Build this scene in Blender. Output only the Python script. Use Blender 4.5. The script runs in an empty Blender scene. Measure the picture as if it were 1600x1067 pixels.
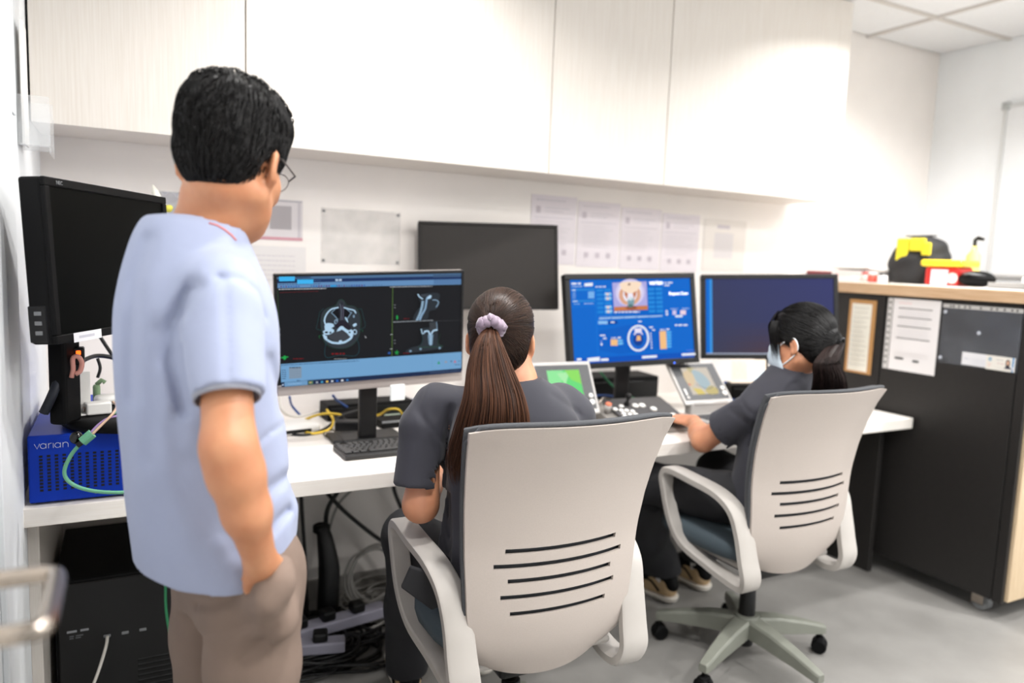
import bpy, bmesh, math, random
import numpy as np
from mathutils import Vector, Matrix

SC = bpy.context.scene
COL = SC.collection
PI = math.pi
def R(d): return math.radians(d)

# ------------------------------------------------------------------ camera
cam_d = bpy.data.cameras.new('camera'); cam = bpy.data.objects.new('camera', cam_d); COL.objects.link(cam)
cam_d.sensor_fit = 'HORIZONTAL'; cam_d.sensor_width = 36.0; cam_d.lens = 26.07
cam_d.clip_start = 0.02; cam_d.clip_end = 60
CAM_ROT = Matrix(((0.8869, 0.0178, -0.4616), (-0.4606, 0.1151, -0.8801), (0.0378, 0.9932, 0.1102)))
_m = CAM_ROT.to_4x4(); _m.translation = (0, 0, 1.36); cam.matrix_world = _m
cam_d.dof.use_dof = True; cam_d.dof.focus_distance = 1.72; cam_d.dof.aperture_fstop = 1.6
SC.camera = cam

# ------------------------------------------------------------------ world, exposure
w = bpy.data.worlds.new('world'); SC.world = w; w.use_nodes = True
w.node_tree.nodes['Background'].inputs[0].default_value = (0.9, 0.95, 1.0, 1)
w.node_tree.nodes['Background'].inputs[1].default_value = 0.15
vs = SC.view_settings
vs.view_transform = 'Standard'; vs.look = 'None'; vs.exposure = 0.0; vs.gamma = 1.0; vs.use_curve_mapping = False

# ceiling lamps: x, y, watts, cone degrees (built with their fixtures further down)
DOWNLIGHTS = [(0.80, 2.02, 13, 140), (2.98, 2.02, 15, 140), (0.78, 1.38, 12, 150), (3.12, 1.38, 17, 150), (0.55, 0.50, 16, 150), (2.25, 0.30, 21, 160), (3.72, 0.35, 44, 165)]
PANELS = [(1.35, -0.25, 30), (2.95, -1.2, 42)]
CEIL = 2.62

# ------------------------------------------------------------------ helpers
def lin(c):
    def g(v):
        v /= 255.0
        return v/12.92 if v <= 0.04045 else ((v+0.055)/1.055)**2.4
    return (g(c[0]), g(c[1]), g(c[2]), 1.0)

MATS = {}
def mat(name, col, rough=0.5, metal=0.0, var=0.0, scale=30.0, bump=0.0, bscale=200.0, stretch=None, spec=0.5, sheen=0.0, sss=0.0, coat=0.0, col2=None, detail=4):
    if name in MATS: return MATS[name]
    m = bpy.data.materials.new(name); m.use_nodes = True
    nt = m.node_tree; b = nt.nodes['Principled BSDF']
    b.inputs['Roughness'].default_value = rough; b.inputs['Metallic'].default_value = metal
    b.inputs['Specular IOR Level'].default_value = spec
    b.inputs['Sheen Weight'].default_value = sheen; b.inputs['Coat Weight'].default_value = coat
    if sss: 
        b.inputs['Subsurface Weight'].default_value = sss
        b.inputs['Subsurface Radius'].default_value = (0.02, 0.008, 0.004); b.inputs['Subsurface Scale'].default_value = 0.5
    c = lin(col)
    tc = nt.nodes.new('ShaderNodeTexCoord'); mp = nt.nodes.new('ShaderNodeMapping')
    nt.links.new(tc.outputs['Object'], mp.inputs[0])
    if stretch: mp.inputs['Scale'].default_value = stretch
    n = nt.nodes.new('ShaderNodeTexNoise'); n.inputs['Scale'].default_value = scale; n.inputs['Detail'].default_value = detail
    nt.links.new(mp.outputs[0], n.inputs['Vector'])
    mx = nt.nodes.new('ShaderNodeMix'); mx.data_type = 'RGBA'
    rp = nt.nodes.new('ShaderNodeMapRange'); rp.inputs['From Min'].default_value = 0.3; rp.inputs['From Max'].default_value = 0.7
    nt.links.new(n.outputs['Fac'], rp.inputs['Value']); nt.links.new(rp.outputs[0], mx.inputs['Factor'])
    c2 = lin(col2) if col2 else tuple(v*(1-var) for v in c[:3])+(1,)
    mx.inputs['A'].default_value = c; mx.inputs['B'].default_value = c2
    nt.links.new(mx.outputs['Result'], b.inputs['Base Color'])
    if bump:
        n2 = nt.nodes.new('ShaderNodeTexNoise'); n2.inputs['Scale'].default_value = bscale; n2.inputs['Detail'].default_value = 3
        nt.links.new(mp.outputs[0], n2.inputs['Vector'])
        bp = nt.nodes.new('ShaderNodeBump'); bp.inputs['Strength'].default_value = bump; bp.inputs['Distance'].default_value = 0.002
        nt.links.new(n2.outputs['Fac'], bp.inputs['Height']); nt.links.new(bp.outputs[0], b.inputs['Normal'])
    MATS[name] = m
    return m

def emat(name, col, s=1.0):
    if name in MATS: return MATS[name]
    m = bpy.data.materials.new(name); m.use_nodes = True; nt = m.node_tree
    b = nt.nodes['Principled BSDF']; b.inputs['Base Color'].default_value = lin(col)
    b.inputs['Emission Color'].default_value = lin(col); b.inputs['Emission Strength'].default_value = s
    MATS[name] = m
    return m

def clear_mat(name, col, alpha, rough=0.05):
    if name in MATS: return MATS[name]
    m = bpy.data.materials.new(name); m.use_nodes = True; nt = m.node_tree
    out = nt.nodes['Material Output']; b = nt.nodes['Principled BSDF']
    b.inputs['Base Color'].default_value = lin(col); b.inputs['Roughness'].default_value = rough
    t = nt.nodes.new('ShaderNodeBsdfTransparent'); mx = nt.nodes.new('ShaderNodeMixShader')
    tc = nt.nodes.new('ShaderNodeTexCoord'); n = nt.nodes.new('ShaderNodeTexNoise'); n.inputs['Scale'].default_value = 9
    mr = nt.nodes.new('ShaderNodeMapRange'); mr.inputs['From Min'].default_value = .35; mr.inputs['From Max'].default_value = .75
    mr.inputs['To Min'].default_value = alpha*0.7; mr.inputs['To Max'].default_value = alpha*1.5
    nt.links.new(tc.outputs['Object'], n.inputs['Vector']); nt.links.new(n.outputs['Fac'], mr.inputs['Value'])
    nt.links.new(mr.outputs[0], mx.inputs[0]); nt.links.new(t.outputs[0], mx.inputs[1]); nt.links.new(b.outputs[0], mx.inputs[2])
    nt.links.new(mx.outputs[0], out.inputs[0])
    MATS[name] = m
    return m

def link(o, parent=None):
    COL.objects.link(o)
    if parent is not None: o.parent = parent
    return o

def mesh_obj(name, me, material, parent=None, smooth=False):
    if smooth:
        me.polygons.foreach_set('use_smooth', [True]*len(me.polygons))
    o = bpy.data.objects.new(name, me)
    if material is not None: me.materials.append(material)
    return link(o, parent)

def tag(o, label, cat, group=None, kind=None):
    o['label'] = label; o['category'] = cat
    if group: o['group'] = group
    if kind: o['kind'] = kind
    return o

def thing(name, label, cat, loc=(0, 0, 0), rotz=0.0, group=None):
    o = bpy.data.objects.new(name, None); o.empty_display_size = 0.05
    link(o); o.location = loc; o.rotation_euler = (0, 0, rotz)
    return tag(o, label, cat, group)

class MB:
    """collects faces, then becomes ONE mesh object"""
    def __init__(s): s.v = []; s.f = []
    def add(s, vs, fs):
        o = len(s.v); s.v += [tuple(x) for x in vs]; s.f += [tuple(i+o for i in f) for f in fs]; return s
    def box(s, x0, x1, y0, y1, z0, z1, M=None):
        vs = [Vector((x, y, z)) for z in (z0, z1) for y in (y0, y1) for x in (x0, x1)]
        if M is not None: vs = [M @ v for v in vs]
        return s.add(vs, [(0, 2, 3, 1), (4, 5, 7, 6), (0, 1, 5, 4), (2, 6, 7, 3), (0, 4, 6, 2), (1, 3, 7, 5)])
    def rbox(s, x0, x1, y0, y1, z0, z1, r=0.004, seg=2, M=None):
        bm = bmesh.new(); bmesh.ops.create_cube(bm, size=1)
        for v in bm.verts: v.co = Vector(((x0+x1)/2+v.co.x*(x1-x0), (y0+y1)/2+v.co.y*(y1-y0), (z0+z1)/2+v.co.z*(z1-z0)))
        r = min(r, .49*min(x1-x0, y1-y0, z1-z0))
        bmesh.ops.bevel(bm, geom=bm.edges[:]+bm.verts[:], offset=r, segments=seg, affect='EDGES', profile=0.5)
        return s.bm(bm, M)
    def bm(s, bm, M=None):
        bm.verts.index_update()
        s.add([(M @ v.co if M is not None else v.co) for v in bm.verts], [[v.index for v in f.verts] for f in bm.faces]); bm.free(); return s
    def tube(s, pts, r, n=8, closed=False, caps=True, rz=None):
        """round tube along points; r a number or a list; rz squashes the second axis"""
        P = [Vector(p) for p in pts]; m = len(P)
        rs = r if hasattr(r, '__len__') else [r]*m
        T = []
        for i in range(m):
            a = P[(i-1) % m] if (closed or i > 0) else P[i]; b = P[(i+1) % m] if (closed or i < m-1) else P[i]
            t = (b-a); T.append(t.normalized() if t.length > 1e-9 else Vector((0, 0, 1)))
        up = Vector((0, 0, 1)) if abs(T[0].z) < .9 else Vector((1, 0, 0))
        N = (up - T[0]*up.dot(T[0])).normalized(); vs = []
        for i in range(m):
            N = (N - T[i]*N.dot(T[i])); N = N.normalized() if N.length > 1e-6 else T[i].orthogonal().normalized()
            B = T[i].cross(N)
            for k in range(n):
                a = 2*PI*k/n
                vs.append(P[i] + N*(math.cos(a)*rs[i]*(rz or 1)) + B*(math.sin(a)*rs[i]))
        fs = []
        for i in range(m if closed else m-1):
            j = (i+1) % m
            for k in range(n):
                l = (k+1) % n; fs.append((i*n+k, i*n+l, j*n+l, j*n+k))
        if caps and not closed:
            fs.append(tuple(range(n-1, -1, -1))); fs.append(tuple((m-1)*n+k for k in range(n)))
        return s.add(vs, fs)
    def cyl(s, p, q, r, n=16): return s.tube([p, q], r, n)
    def lathe(s, prof, n=24, M=None, cap=True):
        """prof: (radius, z) pairs"""
        vs = []; fs = []; m = len(prof)
        for r, z in prof:
            for k in range(n):
                a = 2*PI*k/n; v = Vector((r*math.cos(a), r*math.sin(a), z)); vs.append(M @ v if M is not None else v)
        for i in range(m-1):
            for k in range(n):
                l = (k+1) % n; fs.append((i*n+k, i*n+l, (i+1)*n+l, (i+1)*n+k))
        if cap:
            fs.append(tuple(range(n-1, -1, -1))); fs.append(tuple((m-1)*n+k for k in range(n)))
        return s.add(vs, fs)
    def prism(s, poly, d, M=None):
        """poly in the xz plane, from y=0 back to y=d"""
        n = len(poly); vs = [Vector((x, 0, z)) for x, z in poly]+[Vector((x, d, z)) for x, z in poly]
        if M is not None: vs = [M @ v for v in vs]
        fs = [tuple(range(n)), tuple(range(2*n-1, n-1, -1))]+[(i, i+n, (i+1) % n+n, (i+1) % n) for i in range(n)]
        return s.add(vs, fs)
    def build(s, name, material, parent=None, smooth=False, bevel=0.0, auto=False):
        me = bpy.data.meshes.new(name); me.from_pydata(s.v, [], s.f); me.validate(); me.update()
        bm = bmesh.new(); bm.from_mesh(me); bmesh.ops.recalc_face_normals(bm, faces=bm.faces[:]); bm.to_mesh(me); bm.free()
        o = mesh_obj(name, me, material, parent, smooth)
        if auto:
            me.polygons.foreach_set('use_smooth', [True]*len(me.polygons)); 
            try: me.set_sharp_from_angle(angle=R(40))
            except Exception: pass
        if bevel:
            b = o.modifiers.new('bevel', 'BEVEL'); b.width = bevel; b.segments = 2; b.limit_method = 'ANGLE'
        return o

def spline(pts, n=8, closed=False):
    """Catmull-Rom through points of any dimension"""
    P = np.array(pts, float); m = len(P); out = []
    for i in range(m if closed else m-1):
        p1, p2 = P[i], P[(i+1) % m]
        p0 = P[(i-1) % m] if (closed or i > 0) else 2*p1-p2
        p3 = P[(i+2) % m] if (closed or i+2 < m) else 2*p2-p1
        for k in range(n):
            t = k/n
            out.append(0.5*((2*p1)+(-p0+p2)*t+(2*p0-5*p1+4*p2-p3)*t*t+(-p0+3*p1-3*p2+p3)*t**3))
    if not closed: out.append(P[-1])
    return [tuple(x) for x in out]

def text_mesh(txt, size, depth=0.0004, align='LEFT'):
    cu = bpy.data.curves.new('txt', 'FONT'); cu.body = txt; cu.size = size; cu.extrude = depth; cu.align_x = align
    cu.resolution_u = 3
    ob = bpy.data.objects.new('txt', cu); COL.objects.link(ob)
    dg = bpy.context.evaluated_depsgraph_get(); me = bpy.data.meshes.new_from_object(ob.evaluated_get(dg))
    bpy.data.objects.remove(ob); bpy.data.curves.remove(cu)
    return me

def text(name, txt, size, material, parent, M, align='LEFT'):
    """flat lettering: M places the xz writing plane (text faces -y of M)"""
    me = text_mesh(txt, size, align=align)
    me.transform(M @ Matrix.Rotation(R(90), 4, 'X'))
    return mesh_obj(name, me, material, parent)

# flat screen pictures: one mesh, a colour per face, lit from within
def screen_material():
    if 'screen_picture' in MATS: return MATS['screen_picture']
    m = bpy.data.materials.new('screen_picture'); m.use_nodes = True; nt = m.node_tree; b = nt.nodes['Principled BSDF']
    a = nt.nodes.new('ShaderNodeVertexColor'); a.layer_name = 'Col'
    b.inputs['Base Color'].default_value = (.004, .004, .005, 1); b.inputs['Roughness'].default_value = .45; b.inputs['Specular IOR Level'].default_value = .02
    nt.links.new(a.outputs[0], b.inputs['Emission Color']); b.inputs['Emission Strength'].default_value = 1.0
    MATS['screen_picture'] = m
    return m
def print_material():
    if 'flat_print' in MATS: return MATS['flat_print']
    m = bpy.data.materials.new('flat_print'); m.use_nodes = True; nt = m.node_tree; b = nt.nodes['Principled BSDF']
    a = nt.nodes.new('ShaderNodeVertexColor'); a.layer_name = 'Col'
    b.inputs['Roughness'].default_value = .6
    nt.links.new(a.outputs[0], b.inputs['Base Color'])
    MATS['flat_print'] = m
    return m

class Art:
    """flat picture in the xz plane facing -y; coordinates go through self.map to metres"""
    def __init__(s, mp, dz=0.00012): s.v = []; s.f = []; s.c = []; s.mp = mp; s.l = 0; s.dz = dz
    def poly(s, pts, col, step=1):
        s.l += step; o = len(s.v)
        for p in pts:
            x, z = s.mp(p[0], p[1]); s.v.append((x, -s.l*s.dz, z))
        s.f.append(tuple(range(o, o+len(pts)))); s.c.append(lin(col))
    def rect(s, x0, y0, x1, y1, col, step=1): s.poly([(x0, y0), (x1, y0), (x1, y1), (x0, y1)], col, step)
    def line(s, pts, w, col, closed=False):
        s.l += 1; P = [Vector(p[:2]) for p in pts]; n = len(P)
        for i in range(n if closed else n-1):
            a, b = P[i], P[(i+1) % n]; t = (b-a)
            if t.length < 1e-6: continue
            t.normalize(); q = Vector((-t.y, t.x))*w/2; o = len(s.v)
            for p in (a-t*w*.3+q, b+t*w*.3+q, b+t*w*.3-q, a-t*w*.3-q):
                x, z = s.mp(p.x, p.y); s.v.append((x, -s.l*s.dz, z))
            s.f.append((o, o+1, o+2, o+3)); s.c.append(lin(col))
    def ell(s, cx, cy, rx, ry, col, n=24): s.poly([(cx+rx*math.cos(2*PI*k/n), cy+ry*math.sin(2*PI*k/n)) for k in range(n)], col)
    def ring(s, cx, cy, rx, ry, w, col, n=32, a0=0, a1=360):
        pts = [(cx+rx*math.cos(R(a0+(a1-a0)*k/n)), cy+ry*math.sin(R(a0+(a1-a0)*k/n))) for k in range(n+1)]
        s.line(pts, w, col)
    def dashes(s, x0, x1, y, h, col, rnd, slope=0.0):
        """illegible small print: a row of short word-length bars"""
        x = x0; s.l += 1
        while x < x1:
            wd = min(rnd.uniform(1.2, 4.5)*h, x1-x); yy = y+slope*(x-x0); o = len(s.v)
            for p in ((x, yy-h/2), (x+wd, yy-h/2), (x+wd, yy+h/2), (x, yy+h/2)):
                X, z = s.mp(*p); s.v.append((X, -s.l*s.dz, z))
            s.f.append((o, o+1, o+2, o+3)); s.c.append(lin(col)); x += wd+h*.7
    def build(s, name, parent, M=None, emit=True):
        me = bpy.data.meshes.new(name); me.from_pydata(s.v, [], s.f)
        at = me.color_attributes.new('Col', 'FLOAT_COLOR', 'CORNER'); k = 0
        for p, c in zip(me.polygons, s.c):
            for li in p.loop_indices: at.data[li].color = c
        if M is not None: me.transform(M)
        me.update()
        return mesh_obj(name, me, screen_material() if emit else print_material(), parent)

def homography(src):
    """maps four corners (tl, tr, br, bl) of a slanted picture to the unit square"""
    A = []; b = []
    for (x, y), (u, v) in zip(src, ((0, 0), (1, 0), (1, 1), (0, 1))):
        A.append([x, y, 1, 0, 0, 0, -u*x, -u*y]); b.append(u); A.append([0, 0, 0, x, y, 1, -v*x, -v*y]); b.append(v)
    h = np.linalg.solve(np.array(A, float), np.array(b, float))
    def f(x, y):
        d = h[6]*x+h[7]*y+1; return (h[0]*x+h[1]*y+h[2])/d, (h[3]*x+h[4]*y+h[5])/d
    return f

# ------------------------------------------------------------------ materials
M_wall = mat('wall_paint', (243, 237, 232), .85, var=.03, scale=6, bump=.05, bscale=300)
M_wallw = mat('wall_paint_white', (244, 247, 249), .85, var=.03, scale=6, bump=.05, bscale=300)
M_ceil = mat('ceiling_tile_white', (234, 235, 236), .9, var=.04, scale=60, bump=.15, bscale=240)
M_grid = mat('ceiling_grid_metal', (205, 200, 194), .5, var=.02)
M_floor = mat('concrete_vinyl', (140, 138, 135), .42, var=.0, col2=(116, 114, 111), scale=2.6, detail=9, bump=.04, bscale=60)
M_lam = mat('cream_laminate', (227, 221, 214), .42, col2=(219, 211, 202), scale=9, stretch=(26, 26, .7), detail=5)
M_desk = mat('white_laminate', (244, 239, 233), .38, col2=(238, 231, 223), scale=9, stretch=(.7, 26, 26), detail=5)
M_dark = mat('charcoal_laminate', (36, 34, 33), .45, spec=.35, var=.15, scale=40, bump=.03, bscale=400)
M_edge = mat('oak_edge', (212, 181, 147), .5, col2=(196, 160, 124), scale=12, stretch=(14, .8, 14))
M_black = mat('black_plastic', (17, 17, 18), .42, var=.1, spec=.3)
M_blackm = mat('matte_black_plastic', (7, 7, 8), .6, spec=.15, var=.1, bump=.05, bscale=500)
M_greyp = mat('grey_plastic', (120, 122, 124), .45, var=.06)
M_white = mat('white_plastic', (232, 230, 226), .4, var=.03)
M_steel = mat('brushed_steel', (168, 158, 148), .22, 1.0, var=.1, scale=40, stretch=(1, 1, 20))
M_silver = mat('silver_plastic', (168, 160, 156), .38, .25, var=.04)
M_paper = mat('paper_white', (240, 238, 235), .8, var=.02)
M_offscreen = mat('screen_off', (17, 17, 18), .22, var=.05)

def structure(o): o['kind'] = 'structure'; return o
XL, XR, YB, YF = -0.23, 4.20, 2.82, -2.4

structure(MB().box(XL-.1, XR+.1, YF-.1, YB+.1, -.1, 0).build('floor', M_floor))
structure(MB().box(XL-.1, XR+.1, YB, YB+.1, 0, CEIL+.1).build('wall_back', M_wall))
structure(MB().box(XL-.1, XL, YF, YB, 0, CEIL+.1).build('wall_left', M_wallw))
structure(MB().box(XR, XR+.1, YF, YB, 0, CEIL+.1).build('wall_right', M_wallw))
structure(MB().box(XL-.1, XR+.1, YF-.1, YF, 0, CEIL+.1).build('wall_front', M_wallw))
# suspended ceiling: a deck, the metal grid and single tiles
ceil = structure(MB().box(XL-.1, XR+.1, YF-.1, YB+.1, CEIL+.03, CEIL+.12).build('ceiling', M_grid))
xs = [XL]+[3.571-.6*k for k in range(6, -1, -1)]+[XR]; ys = [YF]+[2.438-.6*k for k in range(7, -1, -1)]+[YB]
xs = [x for i, x in enumerate(xs) if i == 0 or x-xs[i-1] > .05]; ys = [y for i, y in enumerate(ys) if i == 0 or y-ys[i-1] > .05]
g = MB()
for x in xs[1:-1]: g.box(x-.012, x+.012, YF, YB, CEIL-.004, CEIL+.03)
for y in ys[1:-1]: g.box(XL, XR, y-.012, y+.012, CEIL-.003, CEIL+.03)
g.build('ceiling_grid', M_grid, ceil)
tile_cache = {}
for i in range(len(xs)-1):
    for j in range(len(ys)-1):
        wd, dp = round(xs[i+1]-xs[i], 3), round(ys[j+1]-ys[j], 3)
        if (wd, dp) not in tile_cache:
            o = MB().rbox(-wd/2+.013, wd/2-.013, -dp/2+.013, dp/2-.013, .004, .026, .003, 1).build('ceiling_tile', M_ceil, ceil); tile_cache[(wd, dp)] = o
        else:
            o = tile_cache[(wd, dp)].copy(); COL.objects.link(o); o.parent = ceil
        o.location = ((xs[i]+xs[i+1])/2, (ys[j]+ys[j+1])/2, CEIL)
structure(MB().rbox(XL+.0, XL+.012, 1.7, 2.05, 0, 2.2, .002, 1).build('trim_1', M_wallw))
structure(MB().rbox(XL, XR, YB-.012, YB, 0, .08, .002, 1).build('baseboard_back', M_greyp if False else mat('grey_skirting', (150, 146, 141), .6, var=.05)))

# ------------------------------------------------------------------ ceiling lamps (above the frame, they light the room)
M_lamp = emat('lamp_diffuser', (255, 250, 242), 6.0)
def area(name, parent, loc, watts, size, shape, sy=None, spread=None, col=(1, .984, .962)):
    ld = bpy.data.lights.new(name, 'AREA'); ld.energy = watts; ld.shape = shape; ld.size = size; ld.color = col
    if sy: ld.size_y = sy
    if spread: ld.spread = R(spread)
    lo = bpy.data.objects.new(name, ld); link(lo, parent); lo.location = loc; return lo
LAMP_WHERE = ['close to the wide wall cabinet', 'close to the rightmost wall cabinet', 'above the standing man', 'above the black counter cabinet', 'behind the standing man', 'behind the two office chairs', 'near the right wall']
for (x, y, wt, sp), where in zip(DOWNLIGHTS, LAMP_WHERE):
    t = thing('ceiling_downlight', 'round white recessed ceiling downlight '+where, 'ceiling light', (x, y, CEIL), 0, 'round ceiling downlights')
    MB().lathe([(.062, -.012), (.085, -.010), (.088, -.002), (.062, -.002)], 32, cap=False).build('trim_ring', M_white, t, True)
    MB().lathe([(.0, .0), (.062, .0)], 24, cap=False).build('diffuser', M_lamp, t)
    area('lamp_light', t, (0, 0, -.02), wt, .12, 'DISK', spread=sp)
for (x, y, wt), where in zip(PANELS, ['in the middle of the room', 'in the corner behind the camera']):
    t = thing('ceiling_panel_light', 'square white led ceiling panel light '+where, 'ceiling light', (x, y, CEIL), 0, 'square ceiling panel lights')
    MB().box(-.3, .3, -.3, -.28, -.012, -.002).box(-.3, .3, .28, .3, -.012, -.002).box(-.3, -.28, -.28, .28, -.012, -.002).box(.28, .3, -.28, .28, -.012, -.002).build('frame', M_white, t)
    MB().box(-.28, .28, -.28, .28, -.008, -.004).build('diffuser', M_lamp, t)
    area('lamp_light', t, (0, 0, -.03), wt, .56, 'SQUARE')

# ------------------------------------------------------------------ wall cabinets over the desk
CF, CZ = 2.505, 1.695
cab_x = [(-.225, .345, 'leftmost cream wall cabinet beside the left wall, above the standing man'), (.345, 1.445, 'wide cream wall cabinet between the two left door joints'),
         (1.445, 2.0, 'narrow cream wall cabinet above the blue-screen monitor'), (2.0, 3.06, 'rightmost cream wall cabinet ending before the bare wall')]
for x0, x1, lab in cab_x:
    t = thing('wall_cabinet', lab, 'cabinet', ((x0+x1)/2, YB, CZ), 0, 'cream wall cabinets over the desk'); h = (x1-x0)/2
    MB().box(-h, h, -(YB-CF)+.022, -.001, .0, CEIL-CZ-.002).build('carcass', M_lam, t)
    MB().rbox(-h+.0018, h-.0018, -(YB-CF), -(YB-CF)+.02, -.004, CEIL-CZ-.004, .0012, 1).build('door', M_lam, t)

# ------------------------------------------------------------------ desk
DY, DZ = 1.995, .74
t = thing('desk', 'long white laminate desk running along the back wall', 'desk', (0, DY, 0))
MB().rbox(XL+.002, 3.03, 0, YB-DY-.002, DZ-.046, DZ, .0025, 2).build('worktop', M_desk, t)
MB().rbox(XL+.004, XL+.03, .12, YB-DY-.004, .0, DZ-.047, .002, 1).build('end_panel', M_lam, t)
MB().rbox(1.30, 1.328, .42, YB-DY-.004, .0, DZ-.047, .002, 1).build('support_panel', M_lam, t)
MB().rbox(2.99, 3.018, .12, YB-DY-.004, .0, DZ-.047, .002, 1).build('end_panel', M_dark, t)
MB().rbox(XL+.03, 2.99, YB-DY-.03, YB-DY-.012, DZ-.16, DZ-.047, .002, 1).build('back_rail', M_lam, t)

# ------------------------------------------------------------------ black counter cabinet on castors
BX, BY0, BY1, BT = 3.05, 1.575, 2.80, 1.264
t = thing('counter_cabinet', 'tall black counter cabinet with oak edged top on castors', 'cabinet', (BX, BY0, 0))
L = BY1-BY0; W_ = .62
MB().rbox(.02, W_, 0.0, L, .085, BT, .002, 1).build('carcass', M_dark, t)
MB().rbox(0, .02, -.005, .033, .075, BT-.002, .0015, 1).build('corner_post', M_dark, t)
MB().rbox(0, .019, .037, .615, .078, BT-.004, .0015, 1).build('side_panel', M_dark, t)
MB().rbox(0, .019, .621, L, .078, BT-.004, .0015, 1).build('side_panel', M_dark, t)
MB().rbox(.021, W_-.01, -.018, -.002, .085, BT-.004, .0015, 1).build('end_board', mat('pale_ply', (203, 182, 152), .5, col2=(190, 166, 134), scale=10, stretch=(20, 20, 1)), t)
tp = MB().rbox(-.022, W_+.03, -.03, L+.01, BT, BT+.048, .002, 1).build('top', M_edge, t)
MB().rbox(-.020, W_+.028, -.028, L+.008, BT+.048, BT+.0505, .001, 1).build('top_surface', mat('counter_white', (238, 233, 226), .4, var=.02), tp)
for cx, cy in ((.06, .1), (.06, L-.12), (W_-.08, .1), (W_-.08, L-.12)):
    c = MB().rbox(cx-.028, cx+.028, cy-.03, cy+.03, .079, .085, .001, 1).rbox(cx-.026, cx-.022, cy-.018, cy+.03, .028, .08, .001, 1).rbox(cx+.022, cx+.026, cy-.018, cy+.03, .028, .08, .001, 1).build('castor', M_steel, t)
    MB().lathe([(.012, -.016), (.034, -.016), (.0375, -.011), (.0375, .011), (.034, .016), (.012, .016)], 24, Matrix.Translation((cx, cy, .038)) @ Matrix.Rotation(R(90), 4, 'Y')).build('castor_wheel', M_greyp, c, auto=True)

# things fixed to the black cabinet side (plane x = BX, they face -x)
def on_side(y, z): return Matrix.Translation((0, 0, 0))
def side_art_map(w, h):
    return lambda u, v: ((u-.5)*w, (.5-v)*h)
rnd = random.Random(5)
def side_thing(name, label, cat, y, z, tilt=0):
    o = thing(name, label, cat, (BX-.001, y, z)); o.rotation_euler = (0, R(tilt), R(-90)) if False else (0, 0, R(-90)); return o
# brown board with list
b = side_thing('notice_board', 'brown card board carrying a printed list, left on the black cabinet', 'notice board', 2.305, 1.062)
MB().rbox(-.071, .071, -.004, 0, -.172, .172, .001, 1).build('backing', mat('kraft_card', (190, 142, 88), .7, var=.08, scale=60), b)
a = Art(side_art_map(.105, .315)); a.rect(0, 0, 1, 1, (236, 233, 222))
for k in range(13):
    y = .06+.07*k; a.dashes(.1, .16, y, .012, (150, 165, 185), rnd); a.dashes(.2, rnd.uniform(.6, .95), y, .010, (185, 182, 172), rnd); a.dashes(.12, rnd.uniform(.5, .8), y+.028, .008, (205, 202, 192), rnd)
a.build('list_sheet', b, Matrix.Translation((-.002, -.0045, -.004)), False)
# white form in punched pocket
b = side_thing('document_pocket', 'white form with black bars in a punched pocket, middle of the black cabinet', 'document', 2.055, 1.093)
a = Art(side_art_map(.218, .318)); a.rect(0, 0, 1, 1, (233, 230, 231))
a.dashes(.12, .4, .06, .008, (235, 175, 175), rnd)
for y0 in (.125, .25, .375, .54): a.rect(.12, y0, .84, y0+.012, (60, 58, 60))
for k in range(3): a.dashes(.14, .8, .17+.03*k, .006, (205, 203, 208), rnd)
for k in range(3): a.dashes(.14, .75, .29+.03*k, .006, (210, 208, 213), rnd)
for k in range(4): a.dashes(.14, .8, .43+.03*k, .006, (212, 210, 214), rnd)
for k in range(3): a.dashes(.12, .85, .74+.025*k, .006, (212, 208, 208), rnd)
a.rect(.14, .815, .33, .843, (58, 56, 58)); a.rect(.53, .83, .66, .858, (58, 56, 58))
a.build('form_sheet', b, Matrix.Translation((.013, -.001, 0)), False)
a = Art(side_art_map(.024, .318)); a.rect(0, 0, 1, 1, (205, 203, 202))
for k in range(11): a.rect(.25, .05+.085*k, .7, .075+.085*k, (60, 58, 58))
a.build('punched_strip', b, Matrix.Translation((-.111, -.001, 0)), False)
# clear pocket with the two cards
b = side_thing('clear_pocket', 'landscape clear plastic pocket holding two small cards on the black cabinet', 'document pocket', 1.765, 1.115)
MB().box(-.158, .158, -.0025, -.002, -.12, .117).build('sleeve', clear_mat('pocket_film', (150, 155, 165), .13, .12), b)
a = Art(side_art_map(.316, .016)); a.rect(0, 0, 1, 1, (196, 194, 192))
for x in (.09, .13, .2, .28, .34, .48, .61, .68, .77, .86, .92): a.rect(x, .3, x+.025, .75, (30, 30, 30))
a.build('punched_strip', b, Matrix.Translation((0, -.003, .121)), False)
a = Art(side_art_map(.105, .052)); a.rect(0, 0, 1, 1, (228, 228, 232))
for k in range(4): a.dashes(.4, .9, .45+.13*k, .03, (196, 198, 208), rnd)
a.dashes(.08, .3, .5, .05, (180, 182, 200), rnd)
a.build('white_card', b, Matrix.Translation((-.005, -.0035, -.088)), False)
a = Art(side_art_map(.11, .056)); a.rect(0, 0, 1, 1, (232, 228, 220)); a.rect(.9, 0, .955, 1, (38, 130, 190)); a.rect(.955, 0, 1, 1, (236, 234, 232))
a.ell(.14, .27, .075, .12, (60, 140, 180)); a.rect(.06, .24, .22, .3, (232, 228, 220)); a.dashes(.35, .6, .25, .04, (170, 170, 170), rnd); a.dashes(.4, .62, .5, .04, (200, 160, 160), rnd); a.dashes(.08, .22, .6, .04, (225, 175, 170), rnd); a.dashes(.08, .2, .75, .04, (225, 175, 170), rnd); a.dashes(.4, .8, .82, .03, (200, 200, 200), rnd)
a.ell(.76, .42, .075, .26, (45, 32, 30)); a.ell(.76, .4, .045, .15, (222, 176, 150)); a.poly([(.66, .8), (.70, .62), (.82, .62), (.88, .8)], (40, 42, 60))
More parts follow.
